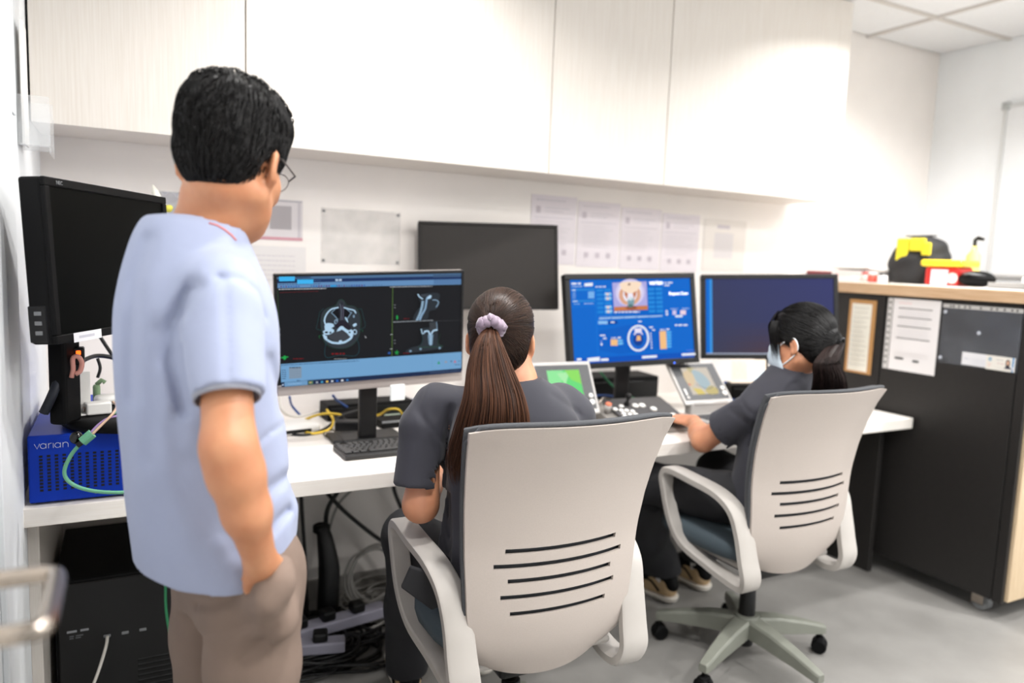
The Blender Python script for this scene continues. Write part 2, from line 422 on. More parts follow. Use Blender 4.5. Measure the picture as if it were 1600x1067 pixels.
a.build('portrait_card', b, Matrix.Translation((.095, -.0045, -.09)), False)
for dx, dz in ((-.145, .095), (0, .02), (-.148, -.098), (.14, -.105)):
    MB().lathe([(0, .0), (.006, .0), (.008, .0015), (.005, .003), (0, .0032)], 12, Matrix.Translation((dx, -.003, dz)) @ Matrix.Rotation(R(90), 4, 'X')).build('adhesive_dot', mat('adhesive_dot', (190, 195, 205), .4), b, True)

# ------------------------------------------------------------------ whiteboard on the right wall
t = thing('whiteboard', 'white magnetic board hung on the right wall', 'whiteboard', (XR-.002, 1.6, 1.82), R(-90))
MB().rbox(-.80, .80, -.014, 0, -.44, .44, .002, 1).build('panel', mat('whiteboard_face', (232, 234, 236), .25, var=.02), t)
MB().box(-.815, .815, -.02, 0, .44, .455).box(-.815, .815, -.02, 0, -.455, -.44).box(-.815, -.80, -.02, 0, -.44, .44).box(.80, .815, -.02, 0, -.44, .44).build('frame', mat('pale_aluminium', (214, 216, 216), .35, .4), t)
for sx in (-1, 1):
    for sz in (-1, 1):
        MB().rbox(sx*.808-.02, sx*.808+.02, -.026, -.0005, sz*.448-.02, sz*.448+.02, .006, 2).build('corner_cap', mat('cap_grey', (176, 180, 180), .4), t, True)

# ------------------------------------------------------------------ office chairs
M_shell = mat('chair_shell_plastic', (182, 172, 165), .5, spec=.3, var=.05, scale=350, bump=.12, bscale=900)
M_arm = mat('chair_arm_plastic', (174, 169, 164), .45, spec=.3, var=.04, scale=20)
M_mesh = mat('chair_mesh_grey', (72, 74, 78), .85, var=.3, scale=500, bump=.3, bscale=700)
M_seat = mat('chair_seat_fabric', (66, 78, 86), .8, var=.12, scale=300, bump=.15, bscale=700)
M_base = mat('chair_base_nylon', (118, 120, 111), .5, var=.06, scale=30)
ZB, ZH = .388, .615
def shell_pt(u, v, off=0.0):
    hw = np.interp(v, [0, .06, .15, .3, .45, .6, .8, .93, 1], [.168, .190, .203, .214, .221, .228, .241, .251, .256])
    y = np.interp(v, [0, .08, .15, .25, .35, .5, .6, .7, .8, .9, 1], [-.182, -.205, -.220, -.231, -.236, -.240, -.248, -.262, -.282, -.306, -.334])
    z = ZB+ZH*v - (.035*(abs(u)**2.2)*max(0, (.12-v)/.12)*-1)
    if v > .9: z -= .012*abs(u)**6*(v-.9)/.1
    return (u*hw, y+.062*abs(u)**2*(.55+.45*v)+off, z)
def make_chair(name, label, loc, rz, lift):
    t = thing(name, label, 'office chair', loc, rz, 'grey office chairs at the desk')
    slots = [(.712, .140), (.677, .164), (.642, .134), (.605, .150), (.565, .128)]
    hh = .0060
    vb = sorted(set([0, .03, .06, .1, .15, .2, .25, .72-.05, .75, .8, .85, .9, .93, .96, .985, 1.0]+[(z+s*hh-ZB)/ZH for z, _ in slots for s in (-1, 1)]+[(z-ZB)/ZH+.03 for z, _ in slots[:1]]))
    ub = sorted(set([round(-1+.1*k, 4) for k in range(21)]+[s*round(l/.221, 4) for _, l in slots for s in (-1, 1)]))
    mb = MB(); mb.v = [shell_pt(u, v) for v in vb for u in ub]; nu = len(ub)
    for j in range(len(vb)-1):
        zc = ZB+ZH*(vb[j]+vb[j+1])/2
        for i in range(nu-1):
            uc = (ub[i]+ub[i+1])/2; hole = any(abs(zc-z) < hh*.99 and abs(uc)*.221 < l for z, l in slots)
            if not hole: mb.f.append((j*nu+i, j*nu+i+1, (j+1)*nu+i+1, (j+1)*nu+i))
    for q in range(len(mb.v)): mb.v[q] = (mb.v[q][0], mb.v[q][1], mb.v[q][2]+lift)
    # give the open grid its thickness, rims included
    nv = len(mb.v); front = list(mb.f); ed = {}
    for f_ in front:
        for q in range(4): ed.setdefault(tuple(sorted((f_[q], f_[(q+1) % 4]))), []).append((f_[q], f_[(q+1) % 4]))
    mb.v += [(x, y+.008, z) for x, y, z in mb.v]; mb.f += [tuple(i+nv for i in reversed(f_)) for f_ in front]
    mb.f += [(e[0][1], e[0][0], e[0][0]+nv, e[0][1]+nv) for e in ed.values() if len(e) == 1]
    me = bpy.data.meshes.new('back_shell'); me.from_pydata(mb.v, [], mb.f); me.update()
    me.polygons.foreach_set('use_smooth', [True]*len(me.polygons)); me.set_sharp_from_angle(angle=R(50)); o = mesh_obj('back_shell', me, M_shell, t)
    # dark mesh pad in front of the shell, its rim shows over the top edge
    mb = MB(); us = [-1+.1*k for k in range(21)]; vv = [.10+.05*k for k in range(18)]+[.975, 1.0, 1.010]
    mb.v = [(x*1.008, y, z+lift) for x, y, z in [shell_pt(u, v, .026) for v in vv for u in us]]; nu = len(us)
    for j in range(len(vv)-1):
        for i in range(nu-1): mb.f.append((j*nu+i, j*nu+i+1, (j+1)*nu+i+1, (j+1)*nu+i))
    o = mb.build('back_pad', M_mesh, t, smooth=True); so = o.modifiers.new('thick', 'SOLIDIFY'); so.thickness = .018; so.offset = 0
    b = o.modifiers.new('b', 'BEVEL'); b.width = .006; b.segments = 3; b.limit_method = 'ANGLE'
    # piping round the pad
    edge = [shell_pt(-1, .1+.05*k, .012) for k in range(18)]+[shell_pt(-1+.1*k, 1.008, .010) for k in range(1, 20)]+[shell_pt(1, .95-.05*k, .012) for k in range(18)]
    MB().tube([(x*1.006, y, z+lift) for x, y, z in edge], .0052, 6).build('piping', M_mesh, o, True)
    # seat cushion
    prof = []
    mb = MB(); n = 32; rings = [(.0, .498), (.6, .500), (.9, .497), (.98, .485), (1.0, .462), (.985, .438), (.9, .428), (0, .426)]
    for s, z in rings:
        for k in range(n):
            a = 2*PI*k/n; cx, sy = math.cos(a), math.sin(a)
            x = .235*abs(cx)**.55*math.copysign(1, cx)*s; y = .235*abs(sy)**.55*math.copysign(1, sy)*s
            zz = z-(.018*max(0, y/.235)**2 if z > .45 else 0)
            mb.v.append((x, .054+y, zz+lift))
    for j in range(len(rings)-1):
        for k in range(n): l = (k+1) % n; mb.f.append((j*n+k, j*n+l, (j+1)*n+l, (j+1)*n+k))
    mb.build('seat_cushion', M_seat, t, True)
    MB().rbox(-.19, .19, -.16, .2, .405+lift, .428+lift, .01, 2).build('seat_pan', M_arm, t)
    # arm loops
    for s in (-1, 1):
        path = [(.135, .668, .268, .052), (.02, .664, .270, .056), (-.085, .650, .264, .058), (-.148, .612, .254, .062), (-.176, .545, .244, .066), (-.196, .47, .240, .070),
                (-.210, .415, .236, .072), (-.190, .376, .226, .068), (-.12, .372, .222, .060), (-.02, .392, .232, .05), (.075, .430, .252, .046), (.125, .50, .264, .046), (.160, .60, .268, .048), (.168, .645, .268, .05)]
        sp = spline(path, 5, True); mb = MB(); m = len(sp)
        for i in range(m):
            y, z, x, wd = sp[i]; a, b2 = sp[i-1], sp[(i+1) % m]; ty, tz = b2[0]-a[0], b2[1]-a[1]; l = math.hypot(ty, tz); ny, nz = -tz/l, ty/l
            th = .0125
            for du, dn in ((-1, -.7), (-.82, -1), (.82, -1), (1, -.7), (1, .7), (.82, 1), (-.82, 1), (-1, .7)):
                mb.v.append((s*(x-.014)+du*wd/2, y+ny*dn*th, z+nz*dn*th+lift))
        for i in range(m):
            j = (i+1) % m
            for k in range(8): l = (k+1) % 8; mb.f.append((i*8+k, i*8+l, j*8+l, j*8+k))
        arm = mb.build('armrest', M_arm, t, auto=True)
        MB().cyl((s*.232, -.158, .565+lift), (s*.232, -.162, .566+lift), .005, 10).build('screw_cap', M_black, arm)
    # tilt plate, gas lift, star base, castors
    MB().rbox(-.09, .09, -.12, .1, .345+lift, .404+lift, .012, 2).build('tilt_mechanism', M_black, t)
    MB().lathe([(.014, .27), (.014, .40+lift)], 16).build('gas_piston', M_steel, t, True)
    MB().lathe([(.026, .055), (.028, .06), (.028, .20), (.024, .29), (.02, .292)], 20).build('gas_lift_cover', M_black, t, True)
    MB().lathe([(.040, .10), (.045, .105), (.045, .155), (.040, .165), (.028, .166)], 24).build('base_hub', M_base, t, auto=True)
    for k in range(5):
        a = R(-16+72*k)-rz*0; ca, sa = math.cos(a), math.sin(a); Mx = Matrix.Rotation(a, 4, 'Z')
        mb = MB(); secs = [(.02, .033, .098, .160), (.12, .028, .092, .150), (.22, .022, .083, .128), (.295, .018, .074, .107), (.312, .014, .074, .102)]
        for r, wd, z0, z1 in secs:
            for y, z in ((-wd, z0), (wd, z0), (wd, z1-.008), (wd*.78, z1), (-wd*.78, z1), (-wd, z1-.008)): mb.v.append(Mx @ Vector((r, y, z)))
        for i in range(len(secs)-1):
            for q in range(6): l = (q+1) % 6; mb.f.append((i*6+q, i*6+l, (i+1)*6+l, (i+1)*6+q))
        mb.f += [(5, 4, 3, 2, 1, 0), tuple(24+q for q in range(6))]
        leg = mb.build('base_leg', M_base, t, bevel=.002)
        ang = a+R(50+40*k); cx, cy = .297*ca, .297*sa; Mc = Matrix.Translation((cx, cy, .027)) @ Matrix.Rotation(ang, 4, 'Z') @ Matrix.Rotation(R(90), 4, 'Y')
        mb = MB()
        for o_ in (-.013, .013): mb.lathe([(.004, o_-.010), (.022, o_-.010), (.0265, o_-.006), (.0265, o_+.006), (.022, o_+.010), (.004, o_+.010)], 20, Mc)
        mb.cyl((cx, cy, .03), (cx, cy, .08), .007, 10)
        mb.rbox(-.022, .022, -.016, .016, .034, .058, .009, 2, Matrix.Translation((cx, cy, 0)) @ Matrix.Rotation(ang, 4, 'Z'))
        mb.build('castor', M_blackm, leg, auto=True)
    return t
make_chair('office_chair', 'grey office chair in the foreground under the woman with the purple hair tie', (.862, 1.578, 0), R(-1.0), .022)
make_chair('office_chair', 'grey office chair beside the black cabinet under the masked woman', (1.903, 1.79, 0), R(.6), 0.0)

# ------------------------------------------------------------------ monitors
def monitor(name, label, pos, yaw, tilt, roll, w, h, bez, depth, body_m, stand_foot, stand_m, chin=None, pole_off=0.0, foot='plate', frame_m=None):
    """root on the desk under the panel; panel group carries the tilt"""
    t = thing(name, label, 'monitor', (pos[0], pos[1], stand_foot), 0)
    Mp = Matrix.Translation((0, 0, pos[2]-stand_foot)) @ Matrix.Rotation(R(yaw), 4, 'Z') @ Matrix.Rotation(R(tilt), 4, 'X') @ Matrix.Rotation(R(roll), 4, 'Y')
    ch = chin if chin is not None else bez
    MB().rbox(-w/2, w/2, .004, depth, -h/2, h/2, .006, 2, Mp).rbox(-w*.3, w*.3, depth, depth+.03, -h*.35, h*.3, .012, 2, Mp).build('housing', body_m, t)
    fm = frame_m or body_m
    MB().rbox(-w/2, w/2, -.004, .006, -h/2, -h/2+ch, .002, 1, Mp).build('lower_bezel', body_m, t)
    mb = MB(); mb.rbox(-w/2, w/2, -.004, .006, h/2-bez, h/2, .002, 1, Mp)
    mb.rbox(-w/2, -w/2+bez, -.004, .006, -h/2+ch, h/2-bez, .002, 1, Mp).rbox(w/2-bez, w/2, -.004, .006, -h/2+ch, h/2-bez, .002, 1, Mp)
    mb.build('bezel', fm, t)
    sw, sh = w-2*bez, h-bez-ch; Ms = Mp @ Matrix.Translation((0, .0005, (ch-bez)/2))
    My = Matrix.Rotation(R(yaw), 4, 'Z')
    if foot == 'plate':
        MB().rbox(-.03, .03, depth+.025, depth+.05, .012, pos[2]-stand_foot, .006, 2, My).build('stand_pole', stand_m, t)
        MB().rbox(-.12, .12, .03, .16, 0, .014, .006, 2, My).build('stand_foot', stand_m, t)
    elif foot == 'round':
        MB().rbox(-.045, .045, depth+.02, depth+.06, .02, pos[2]-stand_foot+.02, .008, 2, My).build('stand_pole', stand_m, t)
        MB().lathe([(.0, 0), (.155, 0), (.16, .006), (.158, .016), (.12, .024), (0, .026)], 40, My @ Matrix.Translation((0, .05, 0)), cap=False).build('stand_foot', stand_m, t, True)
    return t, Ms, sw, sh

# --- monitor with the skull scan
t, Ms, sw, sh = monitor('monitor', 'silver framed monitor showing blue-grey skull scan slices', (.709, 2.305, 1.115), -1.6, 5.0, -2.6, .612, .380, .010, .03, M_silver, DZ, M_black, chin=.034, frame_m=M_black)
Hm = homography([(42, 42), (1502, 36), (1490, 838), (68, 938)])
def ct_map(x, y):
    u, v = Hm(x, y); return ((u-.5)*sw, (.5-v)*sh)
a = Art(ct_map)
def full(col): a.poly([(42, 42), (1502, 36), (1490, 838), (68, 938)], col)
full((27, 28, 30))
def band(y0l, y0r, y1l, y1r, x0, x1, col):
    a.poly([(x0, y0l), (x1, y0r), (x1, y1l if False else y1r), (x0, y1l)], col)
band(42, 36, 66, 58, 43, 1502, (78, 112, 148)); band(64, 58, 94, 84, 44, 1502, (28, 48, 92)); band(92, 84, 134, 128, 46, 1502, (98, 140, 184))
a.rect(1280, 44, 1500, 66, (62, 88, 120)); a.rect(1285, 86, 1498, 124, (84, 122, 166))
a.poly([(46, 60), (330, 60), (330, 92), (46, 94)], (30, 44, 78))
a.rect(190, 44, 310, 52, (40, 62, 96)); rr = random.Random(2)
a.dashes(192, 300, 50, 5, (30, 48, 80), rr); a.dashes(335, 390, 76, 6, (60, 90, 130), rr)
a.rect(506, 66, 528, 84, (170, 195, 222)); a.rect(534, 66, 556, 84, (170, 195, 222))
a.dashes(58, 390, 103, 6, (58, 88, 128), rr)
for k in range(34):
    x = 68+k*20
    if k in (8, 9, 10, 11): continue
    a.rect(x, 115, x+12, 127, rr.choice([(40, 84, 168), (52, 96, 170), (70, 110, 150), (60, 76, 150), (90, 60, 120)]))
a.rect(465, 113, 512, 129, (46, 146, 206))
for k in range(4): a.rect(800+k*22, 116, 806+k*22, 124, (70, 100, 140))
a.poly([(55, 38), (180, 38), (181, 76), (56, 76)], (62, 178, 238)); a.poly([(199, 64), (328, 64), (328, 100), (200, 100)], (62, 178, 238))
# dividers and captions
a.line([(957, 140), (952, 704)], 5, (82, 112, 52)); a.line([(46, 150), (60, 745)], 3, (52, 82, 46)); a.line([(955, 426), (1495, 420)], 2, (70, 72, 74))
a.dashes(52, 430, 142, 6, (190, 196, 202), rr, -.004); a.dashes(935, 1270, 137, 6, (170, 176, 182), rr); a.dashes(962, 1275, 425, 6, (150, 156, 162), rr, -.03)
a.dashes(60, 370, 168, 5, (92, 30, 34), rr, -.02)
# axial slice
head = [(520, 250), (545, 232), (575, 250), (590, 282), (640, 286), (684, 330), (700, 400), (698, 470), (688, 540), (650, 600), (600, 628), (540, 636), (470, 620), (415, 575), (396, 500), (384, 420), (396, 340), (440, 300), (500, 286)]
a.poly(spline(head, 4, True), (48, 54, 60))
a.poly(spline([(470, 340), (510, 305), (540, 300), (536, 380), (500, 378)], 4, True), (18, 18, 22)); a.poly(spline([(568, 310), (610, 316), (630, 345), (600, 385), (575, 380)], 4, True), (18, 18, 22))
a.poly([(528, 300), (552, 252), (576, 300), (566, 420), (536, 420)], (36, 36, 44))
a.line(spline([(540, 270), (550, 330), (546, 410)], 4), 7, (92, 98, 112)); a.line(spline([(560, 280), (566, 340), (560, 400)], 4), 5, (96, 92, 112))
bone = (176, 208, 232); bone2 = (128, 156, 180)
a.line(spline([(524, 298), (470, 312), (432, 352), (416, 400), (424, 436)], 5), 11, bone); a.line(spline([(572, 300), (610, 312), (650, 324), (664, 346)], 5), 10, bone)
a.line(spline([(470, 340), (500, 370), (520, 396)], 4), 6, bone2); a.line(spline([(630, 340), (604, 380), (590, 400)], 4), 6, bone2); a.line([(506, 305), (470, 340)], 5, bone2); a.line([(590, 310), (630, 346)], 5, bone2)
a.ell(648, 372, 7, 12, bone2); a.poly(spline([(496, 400), (520, 398), (516, 430), (494, 430)], 3, True), bone2); a.ell(507, 415, 8, 10, (60, 66, 74))
a.poly(spline([(576, 380), (590, 384), (604, 420), (592, 412)], 3, True), bone)
a.poly(spline([(418, 440), (440, 424), (480, 430), (492, 452), (470, 466), (490, 480), (486, 502), (450, 494), (420, 480)], 3, True), bone)
a.poly(spline([(640, 440), (664, 428), (670, 444), (648, 458)], 3, True), bone)
a.poly(spline([(404, 490), (440, 478), (480, 492), (470, 514), (430, 520), (412, 512)], 3, True), bone); a.ell(430, 500, 14, 8, (20, 22, 26)); a.ell(462, 502, 10, 7, (20, 22, 26))
a.poly(spline([(506, 506), (530, 462), (556, 450), (580, 470), (606, 486), (632, 480), (640, 510), (610, 520), (572, 492), (548, 480), (524, 504)], 3, True), bone)
a.poly(spline([(440, 530), (500, 500), (552, 488), (610, 520), (626, 540), (590, 574), (550, 580), (500, 572)], 4, True), (60, 64, 70))
a.line(spline([(410, 520), (424, 552), (470, 582), (520, 590), (545, 588), (580, 580), (622, 552), (634, 524)], 5), 17, bone); a.ell(542, 578, 14, 12, bone); a.ell(424, 540, 12, 14, bone)
a.ell(655, 500, 17, 22, bone); a.ell(655, 500, 10, 14, (18, 18, 22)); a.poly(spline([(596, 500), (630, 486), (640, 520), (616, 536)], 3, True), bone); a.ell(614, 502, 8, 7, (24, 26, 30))
a.poly(spline([(500, 440), (545, 400), (590, 420), (625, 460), (596, 476), (552, 446), (516, 470)], 3, True), (36, 32, 42))
contour = (38, 78, 80)
a.line(spline([(526, 240), (546, 230), (566, 240), (600, 282), (660, 296), (700, 380), (700, 470), (676, 560), (610, 620), (540, 634), (460, 622), (404, 560), (392, 470), (396, 400), (430, 310), (500, 280)], 4, True), 2.5, (36, 72, 52))
a.line([(408, 302), (378, 330), (348, 470), (398, 486)], 2.5, contour); a.line([(680, 312), (708, 312), (738, 440), (734, 462), (690, 484)], 2.5, contour)
a.line(spline([(440, 560), (424, 600), (416, 680), (440, 708), (500, 694), (545, 688), (600, 694), (660, 694), (688, 660), (686, 600), (668, 550)], 3), 2.5, (34, 82, 92))
a.line([(384, 524), (370, 528), (374, 548)], 3, (28, 118, 62)); a.line([(706, 486), (720, 488), (716, 500)], 3, (28, 90, 62))
a.poly([(732, 530), (746, 546), (740, 552)], (190, 192, 196))
grn = (30, 160, 72)
a.ell(97, 702, 12, 18, grn); a.line([(70, 702), (122, 696)], 9, grn); a.dashes(165, 250, 712, 9, (104, 24, 28), rr); a.dashes(470, 575, 676, 12, (120, 24, 28), rr); a.dashes(490, 590, 718, 5, (150, 150, 150), rr)
a.line([(50, 464), (64, 464)], 3, (160, 164, 168)); a.line([(50, 510), (64, 510)], 3, (160, 164, 168)); a.line([(936, 524), (952, 524)], 4, (190, 194, 198)); a.line([(934, 642), (950, 642)], 4, (190, 194, 198))
for k in range(5): a.line([(926, 676), (926+11*math.cos(k*1.2566), 676+11*math.sin(k*1.2566))], 5, (44, 92, 170))
# sagittal slice
a.poly(spline([(1170, 200), (1310, 190), (1318, 250), (1300, 320), (1240, 340), (1224, 405), (1116, 410), (1136, 340), (1180, 290), (1160, 240)], 3, True), (42, 48, 54))
for k in range(10):
    q = k/9; x = 1188-44*q+8*math.sin(q*3); y = 262+142*q; a.poly([(x-10, y-6), (x+9, y-8), (x+11, y+4), (x-7, y+7)], (150, 182, 208))
a.line(spline([(1245, 212), (1222, 232), (1214, 280), (1206, 320), (1180, 370), (1166, 406)], 4), 14, (134, 166, 196)); a.line(spline([(1150, 198), (1162, 218), (1186, 236)], 3), 9, bone); a.poly(spline([(1222, 236), (1236, 212), (1256, 208), (1250, 232)], 3, True), bone)
a.line(spline([(1266, 246), (1296, 248), (1312, 270), (1294, 304)], 4), 8, bone2); a.poly([(1170, 200), (1232, 196), (1236, 214), (1180, 220)], (58, 64, 72))
a.ell(986, 384, 7, 18, grn); a.dashes(1036, 1080, 395, 8, (96, 20, 24), rr)
for y in (282, 304, 570, 594): a.line([(960, y), (974, y)], 3, (150, 154, 158))
# coronal slice
a.poly(spline([(1176, 480), (1240, 470), (1240, 428), (1300, 428), (1306, 520), (1310, 600), (1340, 640), (1070, 676), (1080, 640), (1170, 610), (1190, 560)], 3, True), (44, 50, 56))
a.rect(1242, 430, 1296, 490, (58, 62, 66)); a.line([(1296, 426), (1300, 470), (1296, 498)], 5, bone2)
a.line(spline([(1176, 482), (1186, 520), (1214, 500)], 3), 7, bone); a.line(spline([(1200, 502), (1230, 500), (1248, 530), (1270, 498), (1300, 490)], 4), 12, bone)
for k in range(9): a.rect(1228+k*.8, 530+9*k, 1270-k*.8, 536+9*k, (140, 174, 202))
a.line([(1250, 520), (1250, 612)], 14, (150, 182, 208)); 
for x, y in ((1170, 644), (1320, 638), (1090, 660)): a.ell(x, y, 9, 9, bone2)
a.line([(1150, 630), (1340, 626)], 2.5, (36, 96, 66)); a.line(spline([(1166, 480), (1186, 560), (1170, 616)], 3), 2.5, contour); a.line(spline([(1326, 520), (1306, 600), (1350, 620)], 3), 2.5, (34, 66, 46))
for k in range(5): a.line([(982, 670), (982+15*math.cos(k*1.2566-.3), 670+17*math.sin(k*1.2566-.3))], 6, grn)
a.dashes(1032, 1080, 676, 8, (96, 20, 24), rr)
# lower panel and task bar
a.poly([(60, 750), (1492, 672), (1490, 806), (66, 905)], (112, 160, 202))
a.dashes(64, 680, 760, 5, (42, 66, 96), rr, -.045); a.poly([(128, 778), (228, 772), (228, 866), (130, 872)], (130, 150, 170)); a.dashes(132, 220, 780, 8, (50, 60, 80), rr)
for k in range(5): a.line([(130, 796+16*k), (228, 790+16*k)], 1.5, (96, 116, 140)); a.dashes(72, 105, 800+17*k, 6, (62, 84, 110), rr)
a.line([(1258, 690), (1258, 816)], 1.5, (96, 140, 180)); a.dashes(190, 215, 886, 6, (40, 60, 80), rr); a.dashes(264, 430, 880, 4, (90, 130, 168), rr, -.04)
a.poly([(1310, 742), (1322, 766), (1300, 766)], (24, 150, 84)); a.rect(1358, 744, 1376, 758, (150, 150, 160)); a.poly([(1438, 736), (1450, 758), (1426, 758)], (190, 110, 130)); a.rect(1404, 742, 1414, 752, (70, 90, 120)); a.rect(1466, 742, 1474, 750, (70, 90, 120)); a.dashes(1436, 1474, 774, 5, (60, 80, 110), rr)
a.poly([(66, 898), (1490, 806), (1490, 838), (68, 938)], (26, 42, 74)); a.poly([(90, 898), (275, 886), (275, 922), (92, 934)], (108, 152, 192)); a.dashes(120, 230, 914, 7, (140, 180, 214), rr, -.06)
a.poly([(280, 892), (318, 890), (318, 914), (282, 918)], (96, 130, 96)); a.rect(290, 896, 304, 908, (190, 150, 110))
for k, c in enumerate([(150, 160, 175), (70, 150, 190), (225, 190, 90), (200, 205, 212), (44, 100, 190), (220, 222, 226), (60, 120, 180)]):
    x = 340+40*k; y = 902-2.6*k; a.rect(x, y-8, x+18, y+8, c)
a.rect(72, 912, 84, 924, (180, 200, 224)); a.dashes(1240, 1480, 836, 4, (90, 110, 140), rr, -.06)
a.build('screen', t, Ms)
MB().rbox(.05, .10, -.012, -.004, -.25, -.195, .003, 1, Ms @ Matrix.Translation((0, 0, .0))).build('label_tag', mat('label_plastic_white', (236, 240, 238), .4), t)

# --- dark monitor that stands higher behind
t, Ms, sw, sh = monitor('monitor', 'switched-off charcoal monitor raised behind the others, below the wall cabinet', (1.278, 2.648, 1.330), -15, -8, -1.0, .56, .34, .012, .035, mat('charcoal_plastic', (38, 36, 35), .5, var=.08, spec=.2), DZ, M_black, foot='plate')
MB().box(-sw/2, sw/2, 0, .002, -sh/2, sh/2, Ms).build('screen', mat('screen_off_grey', (46, 43, 41), .45, var=.05, spec=.15), t)

# --- blue treatment screen
t, Ms, sw, sh = monitor('monitor', 'black monitor with a bright blue treatment screen', (1.771, 2.352, 1.142), -7.3, -9, -2.2, .58, .365, .022, .035, M_black, DZ, M_black)
Hm2 = homography([(155, 68), (1402, 85), (1450, 935), (212, 1010)])
def bl_map(x, y):
    u, v = Hm2(x, y); return ((u-.5)*sw, (.5-v)*sh)
a = Art(bl_map); rr = random.Random(9)
a.poly([(155, 68), (1402, 85), (1450, 935), (212, 1010)], (0, 104, 206))
a.poly([(600, 80), (1120, 86), (1130, 500), (610, 515)], (0, 98, 198)); a.poly([(212, 950), (1450, 875), (1450, 935), (212, 1010)], (0, 84, 190))
a.poly([(470, 640), (900, 560), (1120, 640), (1100, 840), (700, 900), (480, 860)], (0, 96, 198))
for p in ([(424, 90), (466, 935)], [(596, 90), (600, 170)], [(1112, 90), (1120, 480)], [(450, 528), (1425, 505)], [(180, 370), (440, 360)]): a.line(p, 3, (30, 132, 226))
W1 = (238, 242, 250)
a.dashes(175, 275, 112, 20, W1, rr); a.dashes(180, 290, 145, 9, (190, 214, 240), rr); a.poly([(312, 112), (402, 106), (402, 142), (314, 146)], W1)
a.rect(178, 172, 420, 192, (40, 136, 216)); a.dashes(180, 226, 184, 9, W1, rr); a.rect(186, 298, 424, 318, (40, 136, 216)); a.dashes(190, 240, 310, 9, W1, rr)
for y in (208, 232, 254, 276): a.dashes(186, 222, y, 7, (170, 205, 240), rr)
a.rect(352, 204, 418, 280, (120, 178, 236)); a.dashes(200, 270, 340, 8, (150, 196, 240), rr); a.dashes(308, 410, 338, 8, (190, 214, 244), rr)
a.dashes(430, 540, 154, 11, W1, rr)
for c in range(2):
    for r in range(6):
        x = 440+80*c+2*r; y = 178+48*r
        if c == 1 and r in (1, 2, 4, 5):
            a.rect(x, y, x+74, y+32, (110, 190, 240)); a.rect(x+20, y+4, x+44, y+28, (240, 200, 190)); a.rect(x+4, y-2, x+70, y+6, (220, 236, 248))
        else: a.rect(x, y, x+70, y+32, (28, 132, 218))
        x = 974+76*c+2*r; a.rect(x, y, x+66, y+32, (32, 138, 220))
# room view
a.poly([(600, 114), (956, 108), (970, 418), (622, 428)], (176, 172, 226)); a.ell(786, 226, 150, 150, (214, 206, 240)); a.ell(786, 226, 120, 122, (240, 236, 250))
a.poly([(620, 382), (968, 372), (970, 418), (622, 428)], (202, 122, 74)); a.ell(800, 392, 60, 22, (150, 84, 56)); a.ring(784, 250, 92, 100, 40, (222, 168, 138), 32, 110, 430); a.ring(786, 240, 62, 78, 8, W1, 30, 120, 420)
a.poly(spline([(692, 114), (890, 112), (884, 170), (840, 224), (786, 236), (724, 214), (690, 170)], 3, True), (250, 224, 198)); a.ell(776, 136, 14, 12, (130, 90, 80)); a.ell(795, 330, 36, 52, (126, 160, 172)); a.ell(790, 372, 30, 18, (86, 120, 120)); a.ell(790, 296, 22, 18, (210, 224, 230))
a.poly([(726, 210), (764, 240), (754, 300), (728, 250)], (198, 120, 84)); a.poly([(846, 210), (812, 236), (826, 300), (846, 256)], (198, 120, 84))
a.dashes(620, 886, 440, 14, W1, rr); a.dashes(464, 1030, 486, 5, (120, 180, 236), rr)
for k in range(5): a.poly([(462+132*k, 500-4*k), (588+132*k, 496-4*k), (588+132*k, 510-4*k), (462+132*k, 516-4*k)], (170, 204, 240))
a.rect(452, 534, 552, 570, (140, 192, 240)); a.rect(556, 534, 654, 570, (6, 70, 160)); a.dashes(584, 622, 550, 14, W1, rr)
a.dashes(1134, 1224, 130, 14, W1, rr); a.dashes(1134, 1190, 158, 12, W1, rr)
a.dashes(1198, 1272, 414, 8, (190, 214, 244), rr); a.dashes(1312, 1384, 412, 8, (190, 214, 244), rr); a.ell(1158, 440, 12, 12, W1); a.ell(1160, 470, 12, 12, W1); a.rect(1216, 430, 1254, 478, (210, 200, 236)); a.rect(1294, 430, 1350, 478, (240, 214, 226)); a.rect(1244, 484, 1316, 504, W1)
a.dashes(1240, 1366, 590, 16, W1, rr)
a.ring(869, 727, 102, 134, 20, W1, 40); a.ell(869, 727, 86, 116, (10, 98, 200)); a.ell(868, 745, 50, 66, (4, 62, 150))
a.poly([(826, 620), (904, 618), (900, 670), (836, 672)], (232, 226, 246)); a.poly([(836, 656), (848, 668), (836, 692), (820, 690)], (232, 226, 246)); a.poly([(884, 656), (904, 664), (918, 690), (900, 686)], (232, 226, 246)); a.poly([(854, 700), (888, 698), (896, 752), (848, 756)], (240, 188, 128))
a.dashes(866, 900, 546, 12, W1, rr); a.dashes(980, 1020, 610, 14, W1, rr); a.dashes(1008, 1040, 640, 12, W1, rr)
for k in range(6): a.ell(994+2*k, 678+31*k, 7, 9, W1)
a.dashes(468, 524, 694, 14, W1, rr); a.dashes(500, 536, 727, 14, W1, rr); a.ell(483, 760, 11, 13, (110, 140, 220)); a.ell(485, 792, 10, 14, W1)
a.rect(580, 738, 652, 808, (244, 192, 132)); a.dashes(586, 634, 722, 10, W1, rr); a.dashes(652, 694, 720, 14, W1, rr); a.poly([(652, 744), (696, 742), (710, 752), (696, 764), (654, 764)], (116, 198, 246)); a.poly([(654, 776), (700, 772), (714, 784), (700, 796), (656, 798)], (116, 198, 246))
a.poly([(1080, 654), (1146, 650), (1158, 844), (1090, 848)], (244, 192, 132)); a.dashes(1088, 1132, 638, 12, W1, rr); a.dashes(1148, 1188, 634, 14, W1, rr)
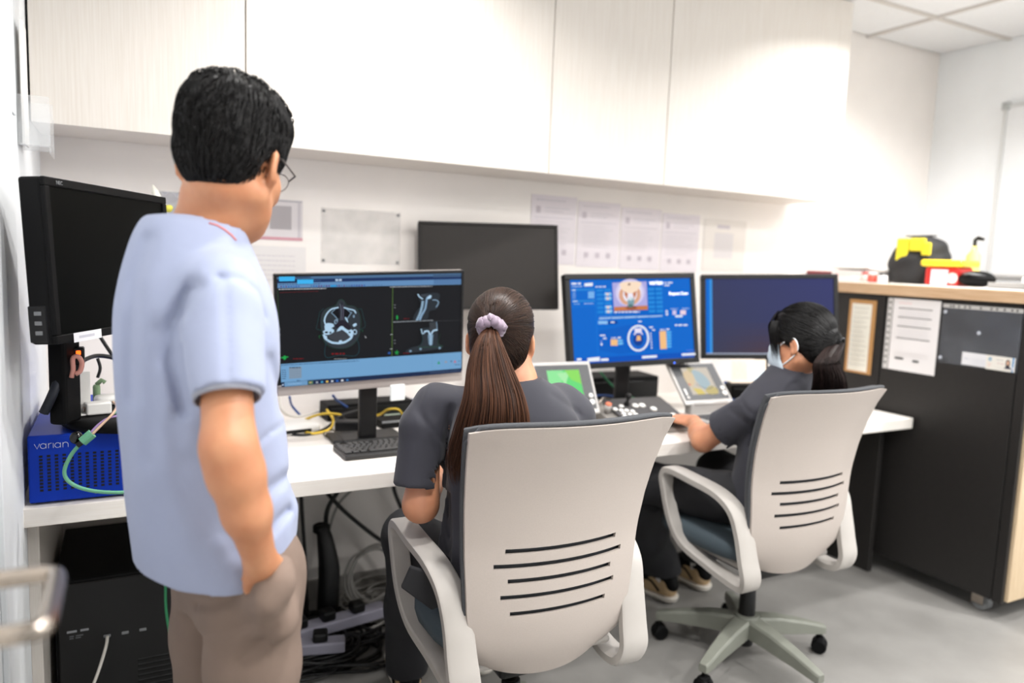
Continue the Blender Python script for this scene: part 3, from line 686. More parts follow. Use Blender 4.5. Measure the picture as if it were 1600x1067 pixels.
for k in range(6): y = 666+31*k; a.poly([(1150, y-10), (1192, y-10), (1206, y), (1192, y+10), (1152, y+10)], (90, 184, 244))
a.poly([(334, 944), (464, 930), (466, 976), (336, 984)], W1); a.poly([(476, 950), (556, 946), (556, 972), (478, 976)], W1); a.poly([(222, 948), (270, 944), (272, 968), (224, 972)], W1); a.poly([(902, 922), (1054, 912), (1054, 938), (904, 948)], W1); a.poly([(1302, 896), (1438, 888), (1440, 912), (1304, 920)], W1); a.dashes(1348, 1436, 860, 10, (90, 120, 220), rr)
scr = a.build('screen', t, Ms)
M_scrw = emat('screen_lettering', (240, 244, 250), 1.0)
def scr_text(txt, x, y, hgt, par, mp, Mx):
    p = mp(x, y); text('screen_text', txt, hgt, M_scrw, par, Mx @ Matrix.Translation((p[0], -.012, p[1])))
scr_text('varian', 978, 148, .026, scr, bl_map, Ms); scr_text('Repeat Scan', 1178, 264, .018, scr, bl_map, Ms)
MB().cyl((.17, -.006, -.168), (.17, -.004, -.168), .003, 10).build('power_light', emat('blue_led', (60, 110, 255), 2.0), t)
bpy.data.objects[t.name]  # root
for ch in t.children:
    if ch.name.startswith('power_light'): ch.matrix_local = Ms @ Matrix.Translation((0, 0, -.01))

# --- dim monitor on the right
t, Ms, sw, sh = monitor('monitor', 'black monitor with a dim navy screen and blue left stripe behind the masked woman', (2.458, 2.310, 1.157), -30.9, -8, -2.5, .58, .365, .020, .035, M_black, DZ, M_black)
a = Art(lambda u, v: ((u-.5)*sw, (.5-v)*sh))
n = 24
for i in range(n):
    for j in range(12):
        u = (i+.5)/n; v = (j+.5)/12; q = max(0, v-.55)*2*max(0, 1-abs(u-.45)*2.2)
        c = (58+10*q*2-6*u*0, 62-2*q, 96+14*u-26*q-8*v)
        a.rect(i/n, j/12, (i+1)/n, (j+1)/12, c, 0)
a.l += 1; a.rect(0, 0, .03, 1, (10, 108, 208)); a.rect(.03, 0, .05, 1, (60, 150, 226)); a.rect(0, .985, 1, 1, (170, 178, 196))
a.build('screen', t, Ms)
MB().rbox(-.17, -.02, -.012, -.009, -.285, -.185, .001, 1, Ms).build('paper_note', mat('note_cream', (236, 220, 202), .8, var=.03), t)
a = Art(lambda u, v: (-.17+.15*u, -.185-.10*v)); rr = random.Random(4)
for k in range(7): a.dashes(.06, .45, .14+.11*k, .03, (214, 178, 160), rr)
a.rect(.5, .3, .95, .9, (205, 222, 232))
a.build('note_print', t, Ms @ Matrix.Translation((0, -.0125, 0)), False)
MB().rbox(-.01, .10, -.012, -.009, -.285, -.19, .001, 1, Ms).build('paper_note', M_paper, t)

# --- angled monitor on the left
t, Ms, sw, sh = monitor('monitor', 'switched-off black monitor turned sideways behind the standing man', (-.014, 1.990, 1.321), 62.3, -3, 0, .52, .338, .018, .05, M_blackm, .913, M_blackm, foot=None)
MB().box(-sw/2, sw/2, 0, .002, -sh/2, sh/2, Ms).build('screen', mat('screen_off_black', (5, 6, 5), .4, var=.05, spec=.04), t)
a = Art(lambda u, v: (u*.105, -v*.02)); a.rect(0, 0, 1, 1, (226, 226, 230)); a.dashes(.18, .85, .5, .28, (190, 190, 200), random.Random(3))
a.build('name_sticker', t, Ms @ Matrix.Translation((-.205, -.006, -.151)), False)
text('brand_lettering', 'NEC', .011, mat('lettering_grey', (120, 122, 124), .5), t, Ms @ Matrix.Translation((-.222, -.0055, .156)))
MB().rbox(-.262, -.255, .012, .05, -.165, -.09, .002, 1, Ms).build('port_block', M_black, t)
for dz in (-.105, -.125, -.145): MB().rbox(-.264, -.261, .022, .036, dz-.004, dz+.004, .0005, 1, Ms).build('port', M_greyp, t)
My = Matrix.Rotation(R(62.3), 4, 'Z')
MB().rbox(-.055, .01, .098, .14, .02, .36, .008, 2, My).rbox(-.05, .005, .07, .10, .27, .36, .004, 1, My).build('stand_pole', M_blackm, t)
MB().lathe([(.0, 0), (.165, 0), (.17, .006), (.168, .016), (.12, .022), (0, .024)], 44, Matrix.Translation((.035, .125, 0)), cap=False).build('stand_foot', M_blackm, t, True)
lp = Vector((-0.1002, 2.0203, 1.1010))-Vector((-.014, 1.990, .913)); MB().rbox(lp.x-.012, lp.x+.012, lp.y, lp.y+.03, lp.z-.03, lp.z+.012, .003, 1).build('power_block', M_black, t); MB().rbox(lp.x-.005, lp.x+.005, lp.y-.002, lp.y+.001, lp.z-.005, lp.z+.005, .002, 2).build('power_light', emat('orange_led', (255, 90, 20), 3.0), t)

# ------------------------------------------------------------------ blue server box on the desk
t = thing('server_box', 'blue metal computer box with perforated front under the sideways monitor', 'computer', (-.208, 2.012, DZ))
M_blue = mat('blue_powder_coat', (2, 52, 172), .45, var=.12, scale=12, spec=.2)
BW, BH, BD = .46, .168, .52
MB().rbox(0, BW, 0, BD, .006, BH, .004, 2).build('case', M_blue, t)
MB().rbox(.012, BW-.012, .02, BD, 0, .006, .001, 1).build('foot_rail', M_black, t)
mb = MB()
for i in range(26):
    for j in range(11):
        x, z = .026+i*.0158, .036+j*.0082
        mb.box(x-.0036, x+.0036, -.0006, .002, z-.0026, z+.0026)
o = mb.build('perforation', mat('hole_black', (4, 8, 20), .8), t); o['kind'] = 'stuff'
# the six letters, drawn as strokes
M_let = mat('lettering_white', (226, 230, 236), .5)
def stroke(pts, r=.0011): return MB().tube([(x, -.0006, z) for x, z in pts], r, 6, rz=.4)
def arc(cx, cz, r, a0, a1, n=12): return [(cx+r*math.cos(R(a0+(a1-a0)*k/n)), cz+r*math.sin(R(a0+(a1-a0)*k/n))) for k in range(n+1)]
gl = [[(0, .0105), (.0048, 0), (.0096, .0105)], None, arc(.0245, .0055, .005, 180, 90) , [(.0330, .0105), (.0330, 0)], None, None]
x0, z0, s = .014, .137, 1.12
def put(name, segs):
    mb = MB()
    for sg in segs: mb.tube([(x0+x*s, -.0008, z0+z*s) for x, z in sg], .00105, 6, rz=.5)
    mb.build(name, M_let, t)
def let_a(o): return [arc(o+.0052, .0053, .0052, 0, 360, 20), [(o+.0104, .0105), (o+.0104, 0)]]
put('letter', [[(0, .0105), (.0048, 0), (.0096, .0105)]]); put('letter', let_a(.0105))
put('letter', [[(.0252, .0105), (.0252, 0)], arc(.0302, .0055, .005, 180, 80)]); put('letter', [[(.0338, .0105), (.0338, 0)]])
put('letter', let_a(.0365)); put('letter', [[(.0512, .0105), (.0512, 0)], arc(.0560, .0057, .0048, 180, 0), [(.0608, .0057), (.0608, 0)]])
for k in range(3): MB().rbox(.135+.014*k, .140+.014*k, -.001, 0, .016, .021, .0004, 1).build('indicator', M_greyp, t)

# ------------------------------------------------------------------ keyboard on the desk
M_key = mat('keyboard_black', (44, 43, 43), .5, var=.08)
t = thing('keyboard', 'full-size black computer keyboard in front of the skull scan monitor', 'keyboard', (.80, 2.215, DZ+.0005), R(1.5))
MB().rbox(-.225, .225, -.068, .075, 0, .017, .005, 2).build('case', mat('keyboard_case', (34, 33, 33), .45, var=.05), t)
key = None
rows = [(.060, [(-.213+.0*0, 1)]+[(-.175+.0186*k, 1) for k in range(4)]+[(-.093+.0186*k, 1) for k in range(4)]+[(-.010+.0186*k, 1) for k in range(4)]+[(.078+.019*k, 1) for k in range(3)]),
        (.036, [(-.213+.019*k, 1) for k in range(13)]+[(.044, 1.9)]+[(.078+.019*k, 1) for k in range(3)]+[(.145+.019*k, 1) for k in range(4)]),
        (.017, [(-.2085, 1.5)]+[(-.184+.019*k, 1) for k in range(13)]+[(.078+.019*k, 1) for k in range(3)]+[(.145+.019*k, 1) for k in range(4)]),
        (-.002, [(-.206, 1.8)]+[(-.179+.019*k, 1) for k in range(11)]+[(.040, 2.2)]+[(.145+.019*k, 1) for k in range(4)]),
        (-.021, [(-.201, 2.3)]+[(-.169+.019*k, 1) for k in range(10)]+[(.036, 2.6)]+[(.097, 1)]+[(.145+.019*k, 1) for k in range(4)]),
        (-.040, [(-.210, 1.3)]+[(-.186, 1.2), (-.162, 1.2)]+[(-.085, 6.4)]+[(-.008, 1.2), (.016, 1.2), (.041, 1.3)]+[(.078+.019*k, 1) for k in range(3)]+[(.155, 2), (.183, 1), (.202, 1)])]
kc = {}
for y, ks in rows:
    for x, wd in ks:
        if wd not in kc:
            h = .019*wd/2-.0013; o = MB().rbox(-h, h, -.0082, .0082, 0, .007, .002, 1).build('key', M_key, t); kc[wd] = o
        else:
            o = kc[wd].copy(); COL.objects.link(o); o.parent = t
        o.location = (x, y, .0155)

# ------------------------------------------------------------------ solid modelling: signed distances on a grid, then one smooth skin
def rotm(yaw=0, pitch=0, roll=0):
    """local x right, y forward, z up; yaw clockwise from +y seen from above, pitch up, degrees"""
    return np.array(Matrix.Rotation(R(-yaw), 3, 'Z') @ Matrix.Rotation(R(pitch), 3, 'X') @ Matrix.Rotation(R(roll), 3, 'Y'))
def base_of(o):
    b = np.zeros(3)
    while o is not None: b = b+np.array(o.location); o = o.parent
    return b
class Vol:
    def __init__(s, lo, hi, h):
        s.h = h; s.lo = np.array(lo, float); n = np.ceil((np.array(hi)-s.lo)/h).astype(int)+1
        s.ax = [(s.lo[i]+h*np.arange(n[i])).astype(np.float32) for i in range(3)]
        s.D = np.full(n, .06, np.float32)
    def win(s, lo, hi, pad=.05):
        sl = []
        for i in range(3):
            a = int(max(0, math.floor((lo[i]-pad-s.lo[i])/s.h))); b = int(min(len(s.ax[i]), math.ceil((hi[i]+pad-s.lo[i])/s.h)+1))
            if b <= a: return None, None
            sl.append(slice(a, b))
        return tuple(sl), (s.ax[0][sl[0]][:, None, None], s.ax[1][sl[1]][None, :, None], s.ax[2][sl[2]][None, None, :])
    def put(s, sl, d, k, sub=False):
        A = s.D[sl]
        if sub:
            d = -d
            if k > 0: q = np.clip(.5+.5*(d-A)/k, 0, 1); s.D[sl] = A*(1-q)+d*q+k*q*(1-q)
            else: s.D[sl] = np.maximum(A, d)
        else:
            if k > 0: q = np.clip(.5+.5*(A-d)/k, 0, 1); s.D[sl] = A*(1-q)+d*q-k*q*(1-q)
            else: s.D[sl] = np.minimum(A, d)
    def cone(s, a, b, ra, rb=None, k=.02, sub=False, pad=.05):
        rb = ra if rb is None else rb; a = np.array(a, float); b = np.array(b, float); m = max(ra, rb)
        sl, (X, Y, Z) = s.win(np.minimum(a, b)-m, np.maximum(a, b)+m, pad)
        if sl is None: return s
        ba = b-a; l2 = max(float(ba @ ba), 1e-9)
        px, py, pz = X-a[0], Y-a[1], Z-a[2]; t = np.clip((px*ba[0]+py*ba[1]+pz*ba[2])/l2, 0, 1)
        d = np.sqrt((px-t*ba[0])**2+(py-t*ba[1])**2+(pz-t*ba[2])**2)-(ra+(rb-ra)*t)
        s.put(sl, d, k, sub); return s
    def chain(s, pts, rs, k=.02):
        for i in range(len(pts)-1): s.cone(pts[i], pts[i+1], rs[i], rs[i+1], k)
        return s
    def ell(s, c, r, M=None, k=.02, sub=False, pad=.05):
        c = np.array(c, float); m = max(r); sl, g = s.win(c-m, c+m, pad)
        if sl is None: return s
        X, Y, Z = g[0]-c[0], g[1]-c[1], g[2]-c[2]
        if M is not None:
            X, Y, Z = (M[0, 0]*X+M[1, 0]*Y+M[2, 0]*Z, M[0, 1]*X+M[1, 1]*Y+M[2, 1]*Z, M[0, 2]*X+M[1, 2]*Y+M[2, 2]*Z)
        k0 = np.sqrt((X/r[0])**2+(Y/r[1])**2+(Z/r[2])**2); k1 = np.sqrt((X/r[0]**2)**2+(Y/r[1]**2)**2+(Z/r[2]**2)**2)+1e-9
        s.put(sl, k0*(k0-1)/k1, k, sub); return s
    def loft(s, levels, O, yaw, k=.02, n=2.3, pad=.05):
        """levels: (z, right shift, forward shift, half width, half depth), from low to high"""
        Lv = np.array(spline(levels, 6)); F = np.array([math.sin(R(yaw)), math.cos(R(yaw))]); Rt = np.array([F[1], -F[0]])
        rad = float(np.max(Lv[:, 3:5]))+float(np.max(np.abs(Lv[:, 1:3])))
        sl, (X, Y, Z) = s.win((O[0]-rad, O[1]-rad, Lv[0, 0]), (O[0]+rad, O[1]+rad, Lv[-1, 0]), pad)
        z = Z.ravel(); cr, cf, a, b = (np.interp(z, Lv[:, 0], Lv[:, i])[None, None, :].astype(np.float32) for i in (1, 2, 3, 4))
        u = (X-O[0])*Rt[0]+(Y-O[1])*Rt[1]-cr; v = (X-O[0])*F[0]+(Y-O[1])*F[1]-cf
        kk = (np.abs(u/a)**n+np.abs(v/b)**n)**(1/n)+1e-6; l = np.sqrt(u*u+v*v)
        d = np.where(kk > .2, l*(1-1/np.maximum(kk, .2)), -.05)
        d = np.maximum(d, np.maximum(Z-Lv[-1, 0], Lv[0, 0]-Z))
        s.put(sl, d, k); return s
    def cut(s, p, nrm, k=0.0, lo=None, hi=None):
        """removes what lies beyond the plane on the side nrm points to"""
        nrm = np.array(nrm, float); nrm /= np.linalg.norm(nrm)
        if lo is None: sl = (slice(None),)*3; X, Y, Z = s.ax[0][:, None, None], s.ax[1][None, :, None], s.ax[2][None, None, :]
        else:
            sl, g = s.win(lo, hi, 0)
            if sl is None: return s
            X, Y, Z = g
        d = (X-p[0])*nrm[0]+(Y-p[1])*nrm[1]+(Z-p[2])*nrm[2]
        s.put(sl, -d, k, True); return s
    def fold(s, pts, w, amp, c, reach=.03):
        """like crease, but pressed straight in along the horizontal line of sight through c, on the near side only"""
        V = np.array(c, float)-np.array((0, 0, 1.36)); V /= np.linalg.norm(V); X, Y, Z = s.ax[0][:, None, None], s.ax[1][None, :, None], s.ax[2][None, None, :]
        near = ((X-c[0])*V[0]+(Y-c[1])*V[1]+(Z-c[2])*V[2]) < reach; best = None
        pts = [np.array(p, float) for p in pts]; pts = [p-V*(p @ V) for p in pts]
        q = X*V[0]+Y*V[1]+Z*V[2]; px, py, pz = X-q*V[0], Y-q*V[1], Z-q*V[2]
        for i in range(len(pts)-1):
            a, b = pts[i], pts[i+1]; ba = b-a; l2 = max(float(ba @ ba), 1e-9)
            t = np.clip(((px-a[0])*ba[0]+(py-a[1])*ba[1]+(pz-a[2])*ba[2])/l2, 0, 1); d = (px-a[0]-t*ba[0])**2+(py-a[1]-t*ba[1])**2+(pz-a[2]-t*ba[2])**2
            best = d if best is None else np.minimum(best, d)
        s.D += np.where(near, amp*np.exp(-best/(w*w)), 0).astype(np.float32); return s
    def crease(s, pts, w, amp):
        """amp > 0 presses a groove, amp < 0 raises a ridge, along a polyline"""
        pts = [np.array(p, float) for p in pts]; lo = np.min(pts, 0); hi = np.max(pts, 0); sl, g = s.win(lo, hi, 3*w)
        if sl is None: return s
        X, Y, Z = g; best = None
        for i in range(len(pts)-1):
            a, b = pts[i], pts[i+1]; ba = b-a; l2 = max(float(ba @ ba), 1e-9); px, py, pz = X-a[0], Y-a[1], Z-a[2]
            t = np.clip((px*ba[0]+py*ba[1]+pz*ba[2])/l2, 0, 1); d = (px-t*ba[0])**2+(py-t*ba[1])**2+(pz-t*ba[2])**2
            best = d if best is None else np.minimum(best, d)
        s.D[sl] += (amp*np.exp(-best/(w*w))).astype(np.float32); return s
    def ripple(s, amp, fx, fy, fz, ph=0.0):
        X, Y, Z = s.ax[0][:, None, None], s.ax[1][None, :, None], s.ax[2][None, None, :]
        m = np.abs(s.D) < .03
        s.D += np.where(m, amp*np.sin(fx*X+1.7*np.sin(fz*.37*Z+ph)+ph)*np.sin(fy*Y+1.3*np.sin(fz*.41*Z+2*ph)+fz*Z), 0).astype(np.float32); return s
    def mesh(s, name, material, parent, iters=1):
        D = s.D; h = s.h; n = D.shape; S = D < 0
        def C8(A): return [A[dx:n[0]-1+dx, dy:n[1]-1+dy, dz:n[2]-1+dz] for dx in (0, 1) for dy in (0, 1) for dz in (0, 1)]
        cs = C8(S); al = cs[0].copy(); an = cs[0].copy()
        for c in cs[1:]: al &= c; an |= c
        act = an & ~al; idx = np.argwhere(act); m = len(idx)
        ids = np.full(act.shape, -1, np.int32); ids[act] = np.arange(m)
        off = [(dx, dy, dz) for dx in (0, 1) for dy in (0, 1) for dz in (0, 1)]
        val = np.stack([D[idx[:, 0]+o[0], idx[:, 1]+o[1], idx[:, 2]+o[2]] for o in off], 1)
        acc = np.zeros((m, 3)); cnt = np.zeros(m)
        for i in range(8):
            for j in range(i+1, 8):
                if sum(abs(off[i][q]-off[j][q]) for q in range(3)) != 1: continue
                a, b = val[:, i], val[:, j]; c = (a < 0) != (b < 0); t = np.where(c, a/(a-b+1e-12), 0)
                p = np.array(off[i])[None, :]+t[:, None]*(np.array(off[j])-np.array(off[i]))[None, :]
                acc += np.where(c[:, None], p, 0); cnt += c
        V = s.lo+(idx+acc/np.maximum(cnt, 1)[:, None])*h
        quads = []
        for ax in range(3):
            o = [0, 0, 0]; o[ax] = 1
            A = S[:n[0]-o[0], :n[1]-o[1], :n[2]-o[2]]; B = S[o[0]:, o[1]:, o[2]:]
            e = np.argwhere(A != B); u, v = (ax+1) % 3, (ax+2) % 3
            e = e[(e[:, u] > 0) & (e[:, v] > 0) & (e[:, u] < n[u]-1) & (e[:, v] < n[v]-1)]
            fl = A[e[:, 0], e[:, 1], e[:, 2]]
            def cid(du, dv):
                q = e.copy(); q[:, u] -= du; q[:, v] -= dv; return ids[q[:, 0], q[:, 1], q[:, 2]]
            Q = np.stack([cid(1, 1), cid(0, 1), cid(0, 0), cid(1, 0)], 1); Q = np.where(fl[:, None], Q, Q[:, ::-1]); quads.append(Q)
        Q = np.concatenate(quads); Q = Q[(Q >= 0).all(1)]
        for _ in range(iters):                      # light smoothing
            acc = np.zeros_like(V); c = np.zeros(m)
            for i in range(4):
                a, b = Q[:, i], Q[:, (i+1) % 4]
                for q in range(3):
                    acc[:, q] += np.bincount(a, V[b, q], m)+np.bincount(b, V[a, q], m)
                c += np.bincount(a, minlength=m)+np.bincount(b, minlength=m)
            V = V*.45+.55*acc/np.maximum(c, 1)[:, None]
        V = V-base_of(parent)[None, :]
        me = bpy.data.meshes.new(name); me.vertices.add(m); me.vertices.foreach_set('co', V.astype(np.float32).ravel())
        nq = len(Q); me.loops.add(nq*4); me.loops.foreach_set('vertex_index', Q.astype(np.int32).ravel()); me.polygons.add(nq)
        me.polygons.foreach_set('loop_start', np.arange(0, nq*4, 4, dtype=np.int32)); me.polygons.foreach_set('loop_total', np.full(nq, 4, np.int32))
        me.update(calc_edges=True); me.validate()
        return mesh_obj(name, me, material, parent, True)

def strands_obj(name, paths, rad, material, parent, taper=True):
    """many thin tapering hairs as one mesh; paths: array (n, m, 3)"""
    Pn = np.array(paths, float); n, m, _ = Pn.shape
    T = np.gradient(Pn, axis=1); T /= np.linalg.norm(T, axis=2, keepdims=True)+1e-9
    up = np.tile(np.array([.31, .52, .79]), (n, m, 1)); N = np.cross(T, up); N /= np.linalg.norm(N, axis=2, keepdims=True)+1e-9; B = np.cross(T, N)
    tt = np.linspace(0, 1, m); rr = rad*(np.interp(tt, [0, .1, .7, 1], [.6, 1, .9, .12]) if taper else np.ones(m))
    ang = [0, 2*PI/3, 4*PI/3]
    V = np.stack([Pn+(N*math.cos(a)+B*math.sin(a))*rr[None, :, None] for a in ang], 2).reshape(-1, 3)
    V = V-base_of(parent)[None, :]
    base = (np.arange(n)*m*3)[:, None, None]+(np.arange(m-1)*3)[None, :, None]; k = np.arange(3)[None, None, :]; k2 = (k+1) % 3
    Q = np.stack([base+k, base+k2, base+3+k2, base+3+k], 3).reshape(-1, 4)
    me = bpy.data.meshes.new(name); me.vertices.add(len(V)); me.vertices.foreach_set('co', V.astype(np.float32).ravel())
    nq = len(Q); me.loops.add(nq*4); me.loops.foreach_set('vertex_index', Q.astype(np.int32).ravel()); me.polygons.add(nq)
    me.polygons.foreach_set('loop_start', np.arange(0, nq*4, 4, dtype=np.int32)); me.polygons.foreach_set('loop_total', np.full(nq, 4, np.int32))
    me.update(calc_edges=True)
    return mesh_obj(name, me, material, parent, True)

def hair_mat(name, c1, c2, rough):
    m = mat(name, c1, rough, spec=.2); nt = m.node_tree; mx = [n for n in nt.nodes if n.type == 'MIX'][0]
    gi = nt.nodes.new('ShaderNodeNewGeometry'); nt.links.new(gi.outputs['Random Per Island'], mx.inputs['Factor']); mx.inputs['B'].default_value = lin(c2)
    return m
M_skin_m = mat('skin_tan', (192, 136, 100), .5, col2=(182, 121, 86), scale=25, sss=.12, bump=.03, bscale=400)
M_skin_w = mat('skin_fair', (206, 146, 112), .48, col2=(196, 134, 102), scale=25, sss=.12, bump=.03, bscale=400)
M_tunic = mat('pale_blue_cotton', (152, 160, 186), .85, var=.05, scale=14, bump=.12, bscale=900, sheen=.1)
M_chino = mat('taupe_twill', (122, 104, 93), .85, var=.08, scale=18, bump=.15, bscale=900)
M_scrub = mat('charcoal_scrub', (48, 48, 57), .8, var=.08, scale=16, bump=.12, bscale=900, sheen=.1)
M_scrubp = mat('charcoal_scrub_trousers', (28, 28, 32), .8, var=.1, scale=16, bump=.12, bscale=900)
M_hair_b = hair_mat('hair_black', (19, 17, 17), (7, 6, 7), .42)
M_hair_br = hair_mat('hair_dark_brown', (66, 48, 39), (26, 19, 17), .42)
M_hair_end = hair_mat('hair_brown_ends', (98, 64, 46), (38, 25, 20), .5)
M_eye = mat('eye_white', (235, 232, 228), .2); M_iris = mat('eye_iris', (36, 24, 18), .2); M_lip = mat('lip', (190, 110, 96), .45)
M_cream = mat('shoe_cream', (186, 158, 120), .7, var=.08); M_sole = mat('shoe_sole_white', (222, 216, 206), .6); M_sock = mat('sock_white', (224, 222, 220), .9)

def head_pts(Hc, M, p): return tuple(np.array(Hc)+M @ np.array(p, float))
def add_head(v, Hc, M, s=1.0):
    """skull, jaw, nose, ears, lips and brow around the head centre; x right, y forward, z up"""
    q = lambda *p: head_pts(Hc, M, (p[0]*s, p[1]*s, p[2]*s))
    v.ell(q(0, -.012, .034), (.074*s, .094*s, .083*s), M, .02)
    v.ell(q(0, .030, -.030), (.062*s, .062*s, .078*s), M, .025)
    v.cone(q(-.030, .030, -.085), q(0, .070, -.104), .026*s, .017*s, .025); v.cone(q(.030, .030, -.085), q(0, .070, -.104), .026*s, .017*s, .025)
    v.cone(q(-.052, -.004, -.060), q(-.024, .055, -.098), .022*s, .018*s, .025); v.cone(q(.052, -.004, -.060), q(.024, .055, -.098), .022*s, .018*s, .025)
    v.cone(q(-.03, .076, .016), q(.03, .076, .016), .012*s, .012*s, .02)
    for sx in (-1, 1):
        v.ell(q(sx*.030, .092, .000), (.016*s, .014*s, .010*s), M, .008, True)
        v.cone(q(sx*.032, .078, -.032), q(sx*.046, .052, -.026), .018*s, .016*s, .02)
    v.cone(q(0, .088, .004), q(0, .108, -.030), .007*s, .010*s, .012); v.ell(q(0, .104, -.034), (.016*s, .012*s, .009*s), M, .008)
    v.cone(q(-.018, .089, -.064), q(.018, .089, -.064), .007*s, .007*s, .012); v.cone(q(-.015, .087, -.074), q(.015, .087, -.074), .007*s, .007*s, .010)
    v.cone(q(-.016, .0975, -.069), q(.016, .0975, -.069), .0028*s, .0028*s, .004, True)
    for sx in (-1, 1):
        Me = M @ rotm(sx*-22, 0, 0) @ rotm(0, -8, 0)
        v.ell(q(sx*.079, -.012, -.012), (.0075*s, .019*s, .031*s), Me, .006); v.cone(q(sx*.076, -.006, -.036), q(sx*.072, .0, -.04), .009*s, .007*s, .008)
        v.ell(q(sx*.087, -.008, -.010), (.006*s, .011*s, .020*s), Me, .004, True)
def face_details(root, Hc, M, s=1.0, glasses=False):
    L = np.array(root.location)
    q = lambda *p: tuple(np.array(head_pts(Hc, M, (p[0]*s, p[1]*s, p[2]*s)))-L)
    for sx in (-1, 1):
        mb = MB().lathe([(0, -.0115*s), (.008*s, -.008*s), (.0115*s, 0), (.008*s, .008*s), (0, .0115*s)], 14, Matrix.Translation(q(sx*.030, .0745, .000)), cap=False); e = mb.build('eye', M_eye, root, True)
        MB().cyl(q(sx*.030, .0855, .000), q(sx*.030, .0870, .000), .0055*s, 12).build('iris', M_iris, e)
        MB().tube([q(sx*.014, .090, .020), q(sx*.030, .090, .025), q(sx*.046, .080, .020)], [.0022*s, .003*s, .0012*s], 6).build('eyebrow', M_hair_b, root, True)
    MB().tube([q(-.019, .0935, -.069), q(0, .0985, -.068), q(.019, .0935, -.069)], .0035*s, 6).build('lips', M_lip, root, True)
def add_hand(v, wrist, d, nrm, side, curl=.5, s=1.0, k=.008, thumb_out=.6, tb=.026):
    """hand from the wrist along d; nrm points out of the back of the hand; side = +1 when the thumb lies along d x nrm, else -1"""
    w = np.array(wrist, float); d = np.array(d, float); d /= np.linalg.norm(d); nrm = np.array(nrm, float); nrm -= d*(nrm @ d); nrm /= np.linalg.norm(nrm)
    t = np.cross(d, nrm)*side
    M = np.stack([t, d, nrm], 1)
    v.ell(w+d*.045*s, (.038*s, .052*s, .0145*s), M, .012); v.cone(w, w+d*.03*s, .023*s, .022*s, .012)
    for i, (off, ln) in enumerate(((.029, .070), (.010, .078), (-.009, .072), (-.027, .057))):
        b = w+d*(.083-.006*abs(i-1))*s+t*off*s; a0 = curl*.5
        dirs = []; ang = 0
        for seg in range(3):
            ang += curl*(.45, .6, .45)[seg]; dirs.append(d*math.cos(ang)-nrm*math.sin(ang)+t*(off*1.2)*(1-.5*seg/2))
        p = b-d*.02*s; r = (.0088, .0082, .0076, .0068)
        v.cone(p, b, .0095*s, .0092*s, k); p = b
        for seg, fr in enumerate((.45, .30, .25)):
            dd = dirs[seg]/np.linalg.norm(dirs[seg]); e = p+dd*ln*fr*s; v.cone(p, e, r[seg]*s, r[seg+1]*s, .004); p = e
    b = w+d*.022*s+t*tb*s; dd = d*.75+t*thumb_out-nrm*.25; dd /= np.linalg.norm(dd); e = b+dd*.042*s; v.cone(b, e, .0125*s, .0105*s, .010)
    dd = d*.95+t*thumb_out*.35-nrm*.25; dd /= np.linalg.norm(dd); f2 = e+dd*.030*s; v.cone(e, f2, .010*s, .0075*s, .005)
    return t
def scalp_strands(Hc, M, c, r, roots, steps, ln, dirfun, rng, lift=.004, wob=.003):
    """hairs lying on the ellipsoid (head frame) and following dirfun"""
    r = np.array(r); c = np.array(c); P0 = roots.copy(); out = [P0]; n = len(P0); L = ln*rng.uniform(.7, 1.25, (n, 1)); ph = rng.uniform(0, 6, (n, 1))
    cur = P0.copy()
    for i in range(steps):
        g = (cur-c)/r**2; N = g/np.linalg.norm(g, axis=1, keepdims=True); d = dirfun(cur); d = d-N*np.sum(d*N, 1, keepdims=True); d /= np.linalg.norm(d, axis=1, keepdims=True)+1e-9
        sd = np.cross(N, d); cur = cur+(d+sd*.25*np.sin(ph+i*.9))*L/steps
        k = np.linalg.norm((cur-c)/r, axis=1, keepdims=True); cur = c+(cur-c)/k*(1+0*k); cur = cur+N*0
        out.append(cur+N*(lift*math.sin(PI*(.25+.65*(i+1)/steps))))
    A = np.stack(out, 1); return A @ M.T+np.array(Hc)
def fur(name, o, n, steps, ln, dirfun, HC, HM, rng, rad, m_, lift=.0016, keep=None):
    """hairs that follow the surface of the hair mesh o; dirfun gets and gives head-frame vectors"""
    from mathutils.bvhtree import BVHTree
    me = o.data; b = base_of(o); bv = BVHTree.FromPolygons([v.co for v in me.vertices], [list(p.vertices) for p in me.polygons])
    co = np.array([p.center for p in me.polygons]); no = np.array([p.normal for p in me.polygons]); loc = (co+b-np.array(HC)) @ HM
    idx = np.arange(len(co)); idx = idx[keep(loc)] if keep is not None else idx
    idx = rng.choice(idx, n); out = []
    for i in idx:
        p = Vector(co[i]); nn = Vector(no[i]); L = ln*rng.uniform(.7, 1.3)/steps; ph = rng.uniform(0, 6); path = [p-nn*.001]
        for k in range(steps):
            h_ = (np.array(p)+b-np.array(HC)) @ HM; d = Vector(HM @ dirfun(h_)); d = d-nn*d.dot(nn)
            if d.length < 1e-6: d = nn.orthogonal()
            d.normalize(); sd = nn.cross(d); q_ = p+(d+sd*.22*math.sin(ph+k*.9))*L
            hit, n2, _i, _d = bv.find_nearest(q_)
            if hit is None: hit, n2 = q_, nn
            p, nn = hit, n2; path.append(p+nn*(lift*math.sin(PI*(.3+.6*(k+1)/steps))))
        out.append([tuple(Vector(x)+Vector(b)) for x in path])
    return strands_obj(name, out, rad, m_, o)
def rand_dirs(n, rng, f):
    v = rng.normal(size=(n*6, 3)); v /= np.linalg.norm(v, axis=1, keepdims=True); v = v[f(v)]; return v[:n]
RNG = np.random.default_rng(7)

